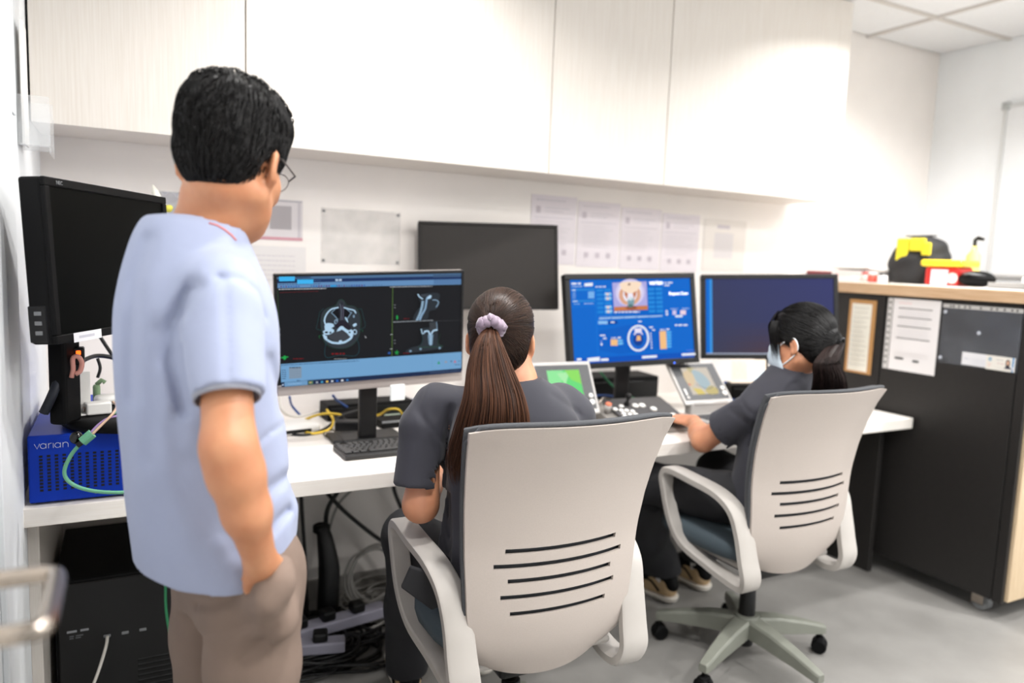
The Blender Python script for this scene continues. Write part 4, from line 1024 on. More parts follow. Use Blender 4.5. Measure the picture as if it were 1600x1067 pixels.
# ------------------------------------------------------------------ standing man
MO = (.119, 1.385); MY = 75.0
man = thing('person', 'standing man seen from behind in pale blue tunic and taupe trousers', 'person', (MO[0], MO[1], 0))
def mp_(r, f, z, yaw=MY, O=MO):
    F = (math.sin(R(yaw)), math.cos(R(yaw))); return (O[0]+r*F[1]+f*F[0], O[1]-r*F[0]+f*F[1], z)
m_sh = (0.1420, 1.2228, 1.2833); m_el = (0.1303, 1.1228, 1.0714); m_mid = (0.1567, 1.1357, 0.9674); m_wr = (0.1831, 1.1814, 0.8713); m_kn = (0.2183, 1.2585, 0.7544)
HC = (0.1694, 1.3790, 1.5113); HM = rotm(34, -16, 2)
NB = mp_(0, -.018, 1.375)                      # neck base
# body
v = Vol((-.25, 1.05, -.01), (.55, 1.75, 1.72), .0058)
add_head(v, HC, HM, 1.03)
v.chain([head_pts(HC, HM, (0, -.030, -.050)), (0.1501, 1.3854, 1.4365), mp_(0, -.015, 1.345)], [.050, .048, .068], .03)
v.loft([(.80, 0, .045, .12, .055), (.95, 0, .025, .12, .06), (1.05, 0, .0, .12, .07), (1.2, 0, -.01, .12, .075), (1.28, 0, -.014, .10, .065), (1.345, 0, -.012, .07, .055)], MO, MY, .03)
v.chain([mp_(.08, -.01, 1.27), (0.1370, 1.2290, 1.2669), m_el], [.040, .038, .0375], .012)
v.chain([m_el, tuple((np.array(m_el)*.6+np.array(m_mid)*.4)), m_mid, m_wr], [.0370, .0385, .0335, .0250], .022)
add_hand(v, m_wr, np.array(m_kn)-np.array(m_wr), mp_(1, -.2, 0, O=(0, 0)), 1, .12, thumb_out=-.05, tb=.012)
ml_sh = mp_(-.15, .01, 1.28); ml_el = mp_(-.185, .03, 1.02); ml_wr = mp_(-.185, .055, .82)
v.chain([mp_(-.08, -.02, 1.29), ml_sh, ml_el, ml_wr], [.045, .042, .04, .0235], .03)
add_hand(v, ml_wr, np.array(mp_(-.18, .07, .70))-np.array(ml_wr), mp_(-1, .1, 0, O=(0, 0)), -1, .5)
for s in (-1, 1):
    v.chain([mp_(s*.085, .05, .84), mp_(s*.09, .05, .47), mp_(s*.095, .035, .09)], [.062, .05, .034], .03)
    v.chain([mp_(s*.095, .02, .055), mp_(s*.105, .16, .035)], [.034, .03], .02)
# pocket opening: no skin in front of the trousers
body = v.mesh('body', M_skin_m, man, 2)
# tunic
v = Vol((-.2, 1.02, .74), (.48, 1.72, 1.47), .0050)
v.loft([(.75, .0, .018, .166, .122), (.80, .0, .018, .168, .125), (.86, 0, .016, .170, .130), (.92, 0, .010, .172, .130), (1.009, 0, .005, .172, .129), (1.121, 0, -.007, .172, .123), (1.233, 0, -.011, .168, .121), (1.29, 0, -.014, .156, .112), (1.335, 0, -.017, .126, .101), (1.375, .0, -.018, .098, .090), (1.402, 0, -.016, .078, .080), (1.412, 0, -.016, .06, .07)], MO, MY, 0, n=2.2)
slv_a = (0.1338, 1.2250, 1.2672); slv_b = (0.1321, 1.1513, 1.1437)
v.chain([mp_(.07, -.015, 1.315), (0.1334, 1.2459, 1.2958), slv_a], [.050, .053, .060], .03)
v.cone(slv_a, tuple(np.array(slv_b)+.3*(np.array(slv_b)-np.array(slv_a))), .0605, .0525, .014)
v.chain([mp_(-.07, -.015, 1.315), mp_(-.15, .01, 1.285), mp_(-.18, .055, 1.12)], [.05, .056, .055], .025)
v.cone(head_pts(HC, HM, (0, -.02, -.05)), mp_(0, .012, 1.39), .054, .062, .004, True); v.cone(mp_(0, .06, 1.42), mp_(0, .10, 1.34), .05, .035, .01, True)
# front pocket hem bulge over the hand
v.cone(mp_(.05, .100, .83), mp_(.09, .108, .90), .022, .016, .04)
MC = (MO[0], MO[1], 1.1)
# folds as they hang in the photograph
v.fold([(0.0929, 1.2496, 1.2920), (0.0663, 1.2354, 1.2486), (0.0595, 1.2205, 1.1918), (0.0738, 1.1924, 1.1178)], .012, 0.0238, MC)
v.fold([(0.0912, 1.2273, 1.2884), (0.0743, 1.2206, 1.2547), (0.0703, 1.2185, 1.2210)], .010, -0.0102, MC)
v.fold([(0.0756, 1.1980, 1.2614), (0.0972, 1.1904, 1.2906), (0.1271, 1.1783, 1.3202)], .008, 0.0068, MC)
v.fold([(0.0358, 1.3454, 1.3636), (0.0164, 1.3478, 1.3011), (0.0112, 1.3401, 1.2186), (0.0076, 1.3292, 1.1157)], .014, 0.0093, MC)
v.fold([(0.0477, 1.2651, 1.2261), (0.0393, 1.2596, 1.1469), (0.0284, 1.2505, 1.0283)], .016, 0.0085, MC)
v.fold([(0.0612, 1.2076, 1.0959), (0.0717, 1.1792, 1.0037), (0.1084, 1.1494, 0.9197)], .016, 0.0093, MC)
v.fold([(0.0844, 1.1664, 1.0451), (0.1042, 1.1478, 0.9800), (0.1423, 1.1174, 0.8968)], .014, 0.0085, MC)
v.fold([(0.1316, 1.1635, 1.3114), (0.1300, 1.1214, 1.2402), (0.1269, 1.0905, 1.1623)], .006, 0.0037, MC)
v.fold([(0.1271, 1.1781, 1.3183), (0.1524, 1.1652, 1.3212), (0.1805, 1.1706, 1.3005), (0.1944, 1.1813, 1.2628)], .005, 0.0051, MC)
v.fold([(0.2088, 1.2323, 1.1859), (0.2228, 1.2421, 1.1416), (0.2352, 1.2526, 1.0959)], .010, 0.0085, MC)
v.fold([(0.1890, 1.2258, 1.0514), (0.2076, 1.2180, 1.0666), (0.2346, 1.2276, 1.0753)], .004, 0.0043, MC)
v.fold([(0.1733, 1.1544, 0.9592), (0.2052, 1.1743, 0.9799), (0.2309, 1.1955, 0.9854)], .012, 0.0102, MC)
v.fold([(0.2040, 1.1661, 0.9097), (0.2215, 1.1813, 0.9230), (0.2354, 1.1860, 0.9280)], .009, 0.0119, MC)
v.ripple(.0028, 21, 17, 9, .4); v.ripple(.0012, 46, 39, 9, 1.7)
# neck hole, sleeve ends, hem
sd = np.array(slv_b)-np.array(slv_a); sd /= np.linalg.norm(sd)
slo, shi = np.array(slv_b)-.10, np.array(slv_b)+.10; shi[0] = min(shi[0], slv_b[0]+.075)
v.cone(tuple(np.array(slv_b)-sd*.02), tuple(np.array(slv_b)+sd*.06), .0435, .0435, .003, True)
near_ = lambda P_: P_
X, Y, Z = v.ax[0][:, None, None], v.ax[1][None, :, None], v.ax[2][None, None, :]
# the sleeve is cut only where it is sleeve: beyond the hem plane and nearer the arm than the trunk
dh = (X-slv_b[0])*sd[0]+(Y-slv_b[1])*sd[1]+(Z-slv_b[2])*sd[2]
Fv = (math.sin(R(MY)), math.cos(R(MY))); rr_ = (X-MO[0])*Fv[1]-(Y-MO[1])*Fv[0]
ax_ = np.sqrt((X-slv_b[0]-sd[0]*dh)**2+(Y-slv_b[1]-sd[1]*dh)**2+(Z-slv_b[2]-sd[2]*dh)**2)
v.D = np.where((dh > 0) & (ax_ < .075) & (rr_ > .172), np.maximum(v.D, np.minimum(dh, .02)), v.D).astype(np.float32)
ff_ = (X-MO[0])*Fv[0]+(Y-MO[1])*Fv[1]
v.D = np.maximum(v.D, (.797+.12*np.clip(-ff_-.02, 0, .2)+.10*np.clip(ff_-.045, 0, .2))-Z+0*X).astype(np.float32)
v.D = np.maximum(v.D, .012-np.abs(.0+ff_*1.0-.055)-(Z-.84)*.16 if False else v.D)
v.put((slice(None),)*3, np.maximum(np.maximum(np.sqrt(((rr_)/.155)**2+((ff_-.017)/.110)**2)-1, -1)*.12, Z-.835), 0, True)   # hollow under the hem
tun = v.mesh('tunic', M_tunic, man, 2)
def drape(o, p, off=.0012):
    """first point of the cloth surface on the way from eye height beside the door to p"""
    b = Vector(base_of(o)); a = Vector((0, 0, 1.36))-b; d_ = (Vector(p)-b-a).normalized(); hit, loc, nr_, _i = o.ray_cast(a, d_)
    return tuple(loc+nr_*off) if hit else tuple(Vector(p)-b)
MB().tube([drape(tun, p) for p in ((0.1330, 1.4129, 1.4024), (0.1448, 1.4063, 1.3995), (0.1566, 1.3992, 1.3922), (0.1674, 1.3923, 1.3827), (0.1742, 1.3877, 1.3741))], .0014, 6).build('neck_piping', mat('piping_coral', (214, 120, 110), .7), tun, True)
# sleeve lining that shows at the hem, neck piping
MB().lathe([(.0455, -.006), (.0480, -.006), (.0490, .010), (.047, .012), (.0445, .010), (.0455, -.006)], 36, Matrix.Translation(Vector(slv_b)-Vector((MO[0], MO[1], 0))) @ Vector((0, 0, 1)).rotation_difference(Vector(-sd)).to_matrix().to_4x4(), cap=False).build('sleeve_lining', mat('tunic_lining', (150, 152, 164), .85, var=.05), tun, True)
# trousers
v = Vol((-.1, 1.08, .02), (.50, 1.72, .98), .0055)
v.loft([(.70, 0, .060, .140, .088), (.78, 0, .060, .160, .095), (.84, 0, .052, .150, .086), (.92, 0, .03, .135, .075)], MO, MY, 0, n=2.3)
for s in (-1, 1):
    v.chain([mp_(s*.082, .055, .80), mp_(s*.086, .052, .62), mp_(s*.092, .045, .45), mp_(s*.095, .035, .09)], [.086, .078, .068, .060], .03)
v.chain([(0.1983, 1.2017, 0.7891), (0.2148, 1.2142, 0.7492)], [.030, .034], .06); v.chain([(0.2216, 1.2078, 0.8440), (0.2107, 1.1863, 0.8262), (0.1962, 1.1772, 0.8026)], [.018, .022, .022], .03)
v.fold([(0.1577, 1.0927, 0.8551), (0.1569, 1.0754, 0.8042), (0.1392, 1.0765, 0.7387)], .004, .002, (MO[0]+.06, MO[1]+.02, .75))
v.fold([(0.1637, 1.0910, 0.8665), (0.1824, 1.0947, 0.8844), (0.2000, 1.1112, 0.9080)], .006, -.004, (MO[0]+.06, MO[1]+.02, .75))
v.fold([(0.0820, 1.1620, 0.8186), (0.1057, 1.1279, 0.8274), (0.1312, 1.1161, 0.8398)], .008, .008, (MO[0]+.06, MO[1]+.02, .75))
v.fold([(0.0724, 1.1598, 0.7606), (0.1133, 1.1183, 0.7825), (0.1557, 1.0986, 0.8032)], .008, .004, (MO[0]+.06, MO[1]+.02, .75))
v.fold([(0.1927, 1.0996, 0.7849), (0.1706, 1.1063, 0.7456), (0.1488, 1.1152, 0.7255)], .012, .005, (MO[0]+.06, MO[1]+.02, .75)); v.fold([(0.2099, 1.1170, 0.8143), (0.1839, 1.1030, 0.7749), (0.1291, 1.1030, 0.7267)], .012, .004, (MO[0]+.06, MO[1]+.02, .75))
v.ripple(.0015, 24, 19, 15, 1.1)
v.cone(m_wr, (0.1780, 1.1607, 0.8479), .028, .018, .004, True)
v.cut(mp_(0, 0, .065), (0, 0, -1))
v.mesh('trousers', M_chino, man, 2)
for s in (-1, 1):
    v = Vol(np.array(mp_(s*.1, .08, 0))-np.array((.2, .2, 0)), np.array(mp_(s*.1, .08, 0))+np.array((.2, .2, .12)), .005)
    v.chain([mp_(s*.096, -.03, .04), mp_(s*.104, .10, .035), mp_(s*.108, .185, .028)], [.042, .044, .036], .02); v.cone(mp_(s*.096, .0, .07), mp_(s*.10, .07, .05), .042, .04, .02); v.cut((0, 0, .004), (0, 0, -1))
    v.mesh('shoe', M_black, man, 1)
# short black hair
hr = Vol(np.array(HC)-.16, np.array(HC)+.17, .0045)
hc_ = (0, -.014, .036); hr_ = (.0830, .1050, .0925)
q = lambda *p: head_pts(HC, HM, p)
hr.ell(q(*hc_), hr_, HM, 0); hr.ell(q(0, -.052, -.016), (.055, .044, .058), HM, .04); hr.ell(q(-.032, -.012, .076), (.050, .080, .046), HM, .03); hr.ell(q(.028, -.012, .074), (.048, .080, .044), HM, .03)
hr.ell(q(0, .050, .088), (.060, .055, .038), HM, .03); hr.ell(q(-.02, .0, .112), (.045, .06, .022), HM, .03); hr.ell(q(-.055, .03, .095), (.035, .05, .03), HM, .03)
for k in range(16):
    a_ = k*2.4; rr2 = .018+.0022*k; c_ = (rr2*math.cos(a_)-.012, .012+rr2*math.sin(a_), .114-.18*rr2); hr.cone(q(*c_), q(c_[0]-.014+.006*math.sin(k), c_[1]+.024, c_[2]+.013+.004*math.cos(3*k)), .012, .003, .006)
hr.ell(q(0, .118, -.035), (.10, .075, .098), HM, .01, True)
for s in (-1, 1): hr.ell(q(s*.085, .040, -.055), (.04, .055, .062), HM, .008, True); hr.ell(q(s*.090, -.012, -.034), (.032, .040, .046), HM, .010, True)
hr.cut(q(0, -.06, -.066), HM @ np.array((0, .25, -1.0)), .01)
Xl = (hr.ax[0][:, None, None]-HC[0]); Yl = (hr.ax[1][None, :, None]-HC[1]); Zl = (hr.ax[2][None, None, :]-HC[2])
u = HM[0, 0]*Xl+HM[1, 0]*Yl+HM[2, 0]*Zl; w_ = HM[0, 1]*Xl+HM[1, 1]*Yl+HM[2, 1]*Zl; z_ = HM[0, 2]*Xl+HM[1, 2]*Yl+HM[2, 2]*Zl
hr.D += (.0022*np.sin(190*u+3*np.sin(40*z_))*np.sin(60*w_+30*z_)*np.clip((z_+.05)*14, 0, 1)).astype(np.float32)
hair = hr.mesh('hair', M_hair_b, man, 1)
def man_dir(p):
    o = np.array([.01, -.045, .13]); dd = (p-o)*np.array([1, .8, .25])+np.array([0, -.02, -.10])*min(1, max(0, (.12-p[2])*9)); return dd
fur('hair_strands', hair, 3000, 6, .042, man_dir, HC, HM, RNG, .0011, M_hair_b, .0042, lambda l: l[:, 2] > -.075)
fur('top_strands', hair, 500, 7, .052, lambda p: np.array([-.5, .9, .15])+(p-np.array([0, 0, .1]))*3, HC, HM, RNG, .0013, M_hair_b, .009, lambda l: l[:, 2] > .098)
face_details(man, HC, HM, 1.03)
# thin glasses
L_ = np.array(man.location); ql = lambda *p: tuple(np.array(q(*p))-L_)
gl = thing('x', 'x', 'x'); bpy.data.objects.remove(gl)
mb = MB()
for s in (-1, 1):
    mb.tube([ql(s*.034+.024*math.cos(R(a)), .104-.004*abs(math.cos(R(a))), .002+.018*math.sin(R(a))) for a in range(0, 360, 18)], .0008, 6, True)
    mb.tube([ql(s*.058, .101, .006), ql(s*.078, .080, .008), ql(s*.083, .01, .010), ql(s*.083, -.018, .002)], .0016, 6)
mb.tube([ql(-.010, .105, .006), ql(0, .109, .009), ql(.010, .105, .006)], .0012, 6)
gl = mb.build('glasses', mat('glasses_frame', (70, 62, 60), .3, .5), man, True)
for s in (-1, 1): MB().lathe([(0, 0), (.023, 0), (.023, .0012), (0, .0012)], 20, Matrix.Translation(ql(s*.034, .103, .002)) @ (Matrix([list(r) for r in HM]).to_4x4()) @ Matrix.Rotation(R(90), 4, 'X'), cap=False).build('lens', clear_mat('lens_clear', (225, 228, 230), .10, .05), gl)

# ------------------------------------------------------------------ seated woman with the long ponytail
W1Y = 12.0; W1O = (.815, 1.530)
w1 = thing('person', 'seated woman with long brown ponytail and purple hair tie, seen from behind', 'person', (W1O[0], W1O[1], 0))
def w1p(r, f, z): return mp_(r, f, z, W1Y, W1O)
HC1 = (0.7915, 1.5667, 1.1728); HM1 = rotm(30, -6, 0)
a_sh = (0.6396, 1.6222, 0.9789); a_el = (0.6087, 1.5907, 0.7790); a_wr = (.765, 1.885, .795)
b_sh = (0.9762, 1.5413, 0.9735); b_el = w1p(.235, .13, .80); b_wr = (1.02, 1.93, .795)
v = Vol((.42, 1.30, -.01), (1.30, 2.35, 1.34), .0055)
add_head(v, HC1, HM1, .94)
v.chain([head_pts(HC1, HM1, (0, -.022, -.05)), w1p(0, .0, 1.07), w1p(0, -.01, 1.03)], [.046, .047, .065], .03)
v.loft([(.55, 0, .03, .12, .07), (.64, 0, .02, .11, .07), (.80, 0, .01, .11, .065), (.95, 0, -.005, .11, .06), (1.03, 0, -.01, .08, .05)], W1O, W1Y, .03)
v.chain([w1p(-.07, .0, .97), a_sh, a_el], [.026, .026, .043], .012); v.chain([a_el, tuple(.6*np.array(a_el)+.4*np.array(a_wr)), a_wr], [.042, .038, .023], .01)
v.chain([w1p(.08, -.01, .99), b_sh, b_el, b_wr], [.04, .042, .038, .022], .03)
add_hand(v, a_wr, (.35, 1, -.02), (0, 0, 1), -1 if False else 1, .45, .92); add_hand(v, b_wr, (-.1, 1, -.02), (0, 0, 1), -1, .45, .92)
kneeL, kneeR = (.70, 1.93, .575), (.99, 1.95, .575); ankL, ankR = (.755, 2.07, .10), (1.03, 2.12, .10)
v.chain([w1p(-.07, .03, .605), kneeL, ankL], [.046, .046, .033], .03); v.chain([w1p(.07, .03, .605), kneeR, ankR], [.046, .046, .033], .03)
for an in (ankL, ankR): v.chain([(an[0], an[1]-.01, .05), (an[0]+.01, an[1]+.14, .035)], [.032, .027], .02)
v.mesh('body', M_skin_w, w1, 2)
# scrub top
v = Vol((.40, 1.30, .46), (1.26, 1.86, 1.14), .0052)
v.loft([(0.535, 0, .02, .160, .110), (.58, 0, .03, .180, .135), (.68, 0, .015, .168, .120), (.82, 0, .004, .168, .112), (.93, 0, -.008, .168, .108), (.99, 0, -.013, .152, .098), (1.035, 0, -.014, .118, .080), (1.068, 0, -.010, .080, .066), (1.085, 0, -.004, .060, .055)], W1O, W1Y, 0, n=2.3)
sA, sB = np.array(a_sh), np.array(a_el); sl_a = tuple(sA); sl_b = tuple(sA+(sB-sA)*.80)
v.chain([w1p(-.07, -.01, 1.015), (0.6573, 1.6275, 1.0047), (0.6284, 1.6250, 0.9543)], [.045, .050, .060], .03); v.cone((0.6284, 1.6250, 0.9543), tuple(sA+(sB-sA)*1.1+np.array((-.012, 0, 0))), .060, .060, .014)
v.chain([w1p(.07, -.01, 1.015), (0.9517, 1.5465, 1.0032), b_sh, tuple(np.array(b_sh)*.3+np.array(b_el)*.7)], [.045, .050, .060, .058], .03)
v.cone(head_pts(HC1, HM1, (0, -.02, -.05)), w1p(0, .004, 1.06), .047, .055, .004, True); v.cone(w1p(0, .03, 1.09), w1p(0, .09, 1.0), .045, .03, .01, True)
v.fold([(0.6671, 1.5603, 1.0082), (0.6514, 1.5482, 0.9365), (0.6393, 1.5307, 0.8367)], .010, .014, (W1O[0], W1O[1], .9), .0); v.fold([(0.6018, 1.5793, 1.0681), (0.5851, 1.5807, 1.0091), (0.6347, 1.5348, 0.9411)], .005, .003, (W1O[0], W1O[1], .9), .0)
v.fold([(0.5908, 1.5667, 1.0116), (0.6114, 1.5469, 0.9401), (0.6259, 1.5321, 0.8828)], .008, .003, (W1O[0], W1O[1], .9), .0); v.fold([(0.7048, 1.5185, 1.0142), (0.6837, 1.5185, 0.9259)], .012, .004, (W1O[0], W1O[1], .9), .0); v.fold([(0.9020, 1.5085, 1.0354), (0.9529, 1.5004, 1.0026), (0.9870, 1.4807, 0.9886)], .008, .004, (W1O[0], W1O[1], .9), .0)
v.ripple(.0014, 24, 19, 15, .9); v.ripple(.0009, 48, 41, 11, 2.1)
sd = sB-sA; sd /= np.linalg.norm(sd); hp = sA+(sB-sA)*.80
X, Y, Z = v.ax[0][:, None, None], v.ax[1][None, :, None], v.ax[2][None, None, :]
F1 = (math.sin(R(W1Y)), math.cos(R(W1Y))); rr_ = (X-W1O[0])*F1[1]-(Y-W1O[1])*F1[0]
dh = (X-hp[0])*sd[0]+(Y-hp[1])*sd[1]+(Z-hp[2])*sd[2]
axd = np.sqrt(np.maximum((X-hp[0])**2+(Y-hp[1])**2+(Z-hp[2])**2-dh**2, 0)); v.D = np.where((dh > 0) & (axd < .085) & (rr_ < -.140), np.maximum(v.D, np.minimum(dh, .02)), v.D).astype(np.float32)
v.cone(tuple(hp-sd*.03), tuple(hp+sd*.05), .052, .052, .003, True)
sB2 = np.array(b_el); sA2 = np.array(b_sh); sd2 = (sB2-sA2)/np.linalg.norm(sB2-sA2); hp2 = sA2+(sB2-sA2)*.72
dh2 = (X-hp2[0])*sd2[0]+(Y-hp2[1])*sd2[1]+(Z-hp2[2])*sd2[2]
v.D = np.where((dh2 > 0) & (rr_ > .168), np.maximum(v.D, np.minimum(dh2, .02)), v.D).astype(np.float32)
v.mesh('scrub_top', M_scrub, w1, 2)
# trousers
v = Vol((.45, 1.32, .02), (1.26, 2.30, .68), .0058)
v.chain([w1p(-.075, .0, .585), tuple(np.array(kneeL)+(0, -.02, .0)), (.735, 2.00, .32), (.755, 2.06, .10)], [.090, .073, .068, .066], .03)
v.chain([w1p(.075, .0, .585), tuple(np.array(kneeR)+(0, -.02, .0)), (1.01, 2.05, .32), (1.03, 2.11, .10)], [.090, .073, .068, .066], .03)
v.ell(w1p(0, .0, .60), (.155, .10, .08), rotm(W1Y), .04); v.cut((0, 0, 0.528), (0, 0, -1), 0, (.5, 1.3, 0), (1.25, 1.86, .7))
v.crease([(.63, 1.95, .50), (.66, 1.99, .40), (.72, 1.95, .30)], .012, .006); v.ripple(.0018, 26, 21, 17, .3); v.cut((0, 0, .075), (0, 0, -1))
v.mesh('trousers', M_scrubp, w1, 2)
# jacket hem tail hanging at the hip
MB().prism([(0, .03), (.085, .0), (.10, -.055), (.05, -.075), (-.02, -.02)], .012, Matrix.Translation(Vector((0.5545, 1.5051, 0.6399))-Vector((W1O[0], W1O[1], 0))) @ Matrix.Rotation(R(-20), 4, 'Z')).build('hem_tail', M_scrubp, w1, bevel=.004)
def trainer(parent, toe_dir, heel, name='shoe'):
    """black trainer with cream panels and white sole"""
    h = np.array(heel, float); d = np.array(toe_dir, float); d /= np.linalg.norm(d); sdv = np.array([d[1], -d[0], 0]); pt = lambda a, b, z: tuple(h+d*a+sdv*b+np.array([0, 0, z]))
    lo = np.minimum(h, h+d*.27)-.07; hi = np.maximum(h, h+d*.27)+.07; lo[2] = -.005; hi[2] = .16
    v = Vol(lo, hi, .0045); v.chain([pt(.0, 0, .052), pt(.07, 0, .055), pt(.15, .004, .045), pt(.215, .004, .038)], [.038, .040, .042, .032], .02); v.cone(pt(.01, 0, .09), pt(.06, 0, .085), .035, .034, .02); v.cone(pt(.015, 0, .115), pt(.02, 0, .16), .028, .03, .004, True); v.cut((0, 0, .024), (0, 0, -1))
    up = v.mesh(name, M_cream, parent, 1)
    v = Vol(lo, hi, .0045); v.chain([pt(-.004, 0, .03), pt(.1, 0, .03), pt(.22, .003, .03)], [.042, .040, .036], .01); v.cut((0, 0, .027), (0, 0, 1)); v.cut((0, 0, .003), (0, 0, -1)); v.mesh('sole', M_sole, up, 1)
    v = Vol(lo, hi, .0045); v.chain([pt(.03, 0, .098), pt(.10, 0, .082), pt(.16, 0, .062)], [.037, .038, .034], .02); v.cone(pt(-.012, 0, .07), pt(.0, 0, .10), .033, .033, .02); v.ell(pt(.235, 0, .04), (.03, .03, .024), None, .01); v.cut((0, 0, .046), (0, 0, -1), .004); v.mesh('toe_panel', M_blackm, up, 1)
    for s in (-1, 1):
        b = base_of(parent); MB().tube([tuple(np.array(p)-b) for p in spline([pt(.015, s*.0425, .045), pt(.06, s*.0445, .078), pt(.10, s*.0455, .070), pt(.105, s*.0465, .05)], 4)], .0045, 6).build('side_stripe', M_blackm, up, True)
    return up
trainer(w1, (.12, 1, 0), (ankL[0], ankL[1]-.03, 0)); trainer(w1, (.1, 1, 0), (ankR[0], ankR[1]-.03, 0))
# hair: smooth cap drawn to the tie, then the long tail
def woman_hair(root, HC, HM, s, tie, m_cap, fringe=False):
    hr = Vol(np.array(HC)-.16, np.array(HC)+.16, .0045); q = lambda *p: head_pts(HC, HM, tuple(np.array(p)*s))
    hr.ell(q(0, -.012, .034), (.083*s, .104*s, .092*s), HM, 0); hr.ell(q(0, -.060, -.028), (.070*s, .050*s, .060*s), HM, .025)
    hr.ell(q(0, .120, -.045), (.10*s, .075*s, .105*s), HM, .01, True)
    for sx in (-1, 1): hr.ell(q(sx*.078, .046, -.060), (.04*s, .060*s, .066*s), HM, .008, True); hr.ell(q(sx*.084, -.006, -.026), (.020*s, .017*s, .034*s), HM, .006, True); hr.ell(q(sx*.066, -.01, -.085), (.03*s, .04*s, .035*s), HM, .008, True)
    hr.cut(q(0, -.06, -.082), HM @ np.array((0, .5, -1.0)), .01)
    if fringe:
        hr.ell(q(0, -.108, -.010), (.030*s, .022*s, .028*s), HM, .03)
    hair = hr.mesh('hair', m_cap, root, 1)
    if fringe:
        fx = RNG.uniform(-.060, .060, 150); f0 = np.stack([fx*.9, .070-.25*np.abs(fx), .108-.35*np.abs(fx)], 1); f1 = np.stack([fx*1.02, .094-.30*np.abs(fx), .085-.3*np.abs(fx)], 1); f2 = np.stack([fx*1.08+RNG.normal(size=150)*.003, .101-.38*np.abs(fx), .045+RNG.uniform(-.01, .01, 150)], 1); f3 = np.stack([fx*1.10+RNG.normal(size=150)*.005, .100-.42*np.abs(fx), .010+RNG.uniform(-.014, .014, 150)], 1)
        sx = np.where(RNG.uniform(size=90) < .5, -1.0, 1.0); ty = RNG.uniform(.03, .066, 90); g0 = np.stack([sx*.062, ty, np.full(90, .075)], 1); g1 = np.stack([sx*.076, ty+.004, np.full(90, .04)], 1); g2 = np.stack([sx*(.077-.1*(ty-.03)), ty+.006, RNG.uniform(-.01, .01, 90)], 1); g3 = np.stack([sx*(.074-.15*(ty-.03)), ty+.008, RNG.uniform(-.06, -.02, 90)], 1)
        ctrl = np.concatenate([np.stack([f0, f1, f2, f3], 1), np.stack([g0, g1, g2, g3], 1)])*s
        fr = np.array([spline([tuple(p) for p in c4], 4) for c4 in ctrl]); strands_obj('fringe', fr @ HM.T+np.array(HC), .0011, m_cap, hair)
    c = np.array((0, -.012, .034))*s; r = np.array((.0835, .1045, .0925))*s
    t = (np.array(tie)-c)/r; t /= np.linalg.norm(t)
    dr = rand_dirs(1900, RNG, lambda v: ((v[:, 1] > .1) & (v[:, 2] > .15) & (v[:, 1] < .9)) | ((v[:, 1] < .15) & (v[:, 2] > -.55)) )
    ang = np.arccos(np.clip(dr @ t, -1, 1))[:, None]; ax = dr-t*(dr @ t)[:, None]; ax /= np.linalg.norm(ax, axis=1, keepdims=True)+1e-9
    paths = []; m = 9; st = RNG.uniform(.45, 1.0, (len(dr), 1)); en = RNG.uniform(0.02, .35, (len(dr), 1)); lift = RNG.uniform(1.0, 1.012, (len(dr), 1))
    for i in range(m):
        f = st+(en-st)*i/(m-1); a = ang*f; p = t*np.cos(a)+ax*np.sin(a); paths.append(c+p*r*(lift+.006*math.sin(PI*i/(m-1))))
    A = np.stack(paths, 1) @ HM.T+np.array(HC)
    strands_obj('hair_strands', A, .0010, m_cap, hair)
    tv = np.array(tie)
    fur('nape_strands', hair, 1100, 6, .055, lambda p: tv-p, HC, HM, RNG, .0009, m_cap, .0012, lambda l: (l[:, 1] < .03) & (l[:, 2] < .03))
    return hair
tie1 = (-.018*.94, -.112*.94, .030*.94)
hair1 = woman_hair(w1, HC1, HM1, .94, tie1, M_hair_br)
T1 = np.array(head_pts(HC1, HM1, (-.016, -.118, .026)))
def tail(name, parent, T, path, spread, n, m_, rad=.0013, core=None):
    """path: centre line points after the tie; spread: half width at each"""
    P = np.array(spline([tuple(T)]+[tuple(p) for p in path], 5)); W = np.array(spline([(s,) for s in spread], 5))[:, 0]; k = len(P)
    a = RNG.uniform(0, 2*PI, n); q = np.sqrt(RNG.uniform(.15, 1, n)); ph = RNG.uniform(0, 6, n)
    vw = np.array([.449, .893, 0]); lt = np.array([.893, -.449, 0]); out = np.zeros((n, k, 3))
    for i in range(k):
        f = i/(k-1); w = W[i]
        out[:, i] = P[i]+lt*((np.cos(a)*q*w+.004*np.sin(ph+5*f)*f)[:, None])+vw*((np.sin(a)*q*w*.55+.003*np.cos(ph*1.3+4*f)*f)[:, None])
    ln = RNG.uniform(.82, 1.0, n)
    res = np.zeros_like(out); tt = np.linspace(0, 1, k)
    for j in range(n):
        for c in range(3): res[j, :, c] = np.interp(tt*ln[j], tt, out[j, :, c])
    o = strands_obj(name, res, rad, m_, parent)
    mb = MB(); b = base_of(parent); mb.tube([tuple(p-b) for p in P[:-2]], [max(.004, x*.42) for x in W[:-2]], 12); mb.build('ponytail_core', m_, parent, True)
    return o
tail('ponytail', w1, T1, [(0.7040, 1.4485, 1.1775), (0.6990, 1.4274, 1.1243), (0.6986, 1.4031, 1.0655), (0.6970, 1.4069, 0.9976), (0.6867, 1.4308, 0.9186), (0.6744, 1.4467, 0.8576)], [.010, .030, .050, .066, .080, .076, .050], 1900, M_hair_end, .0009)
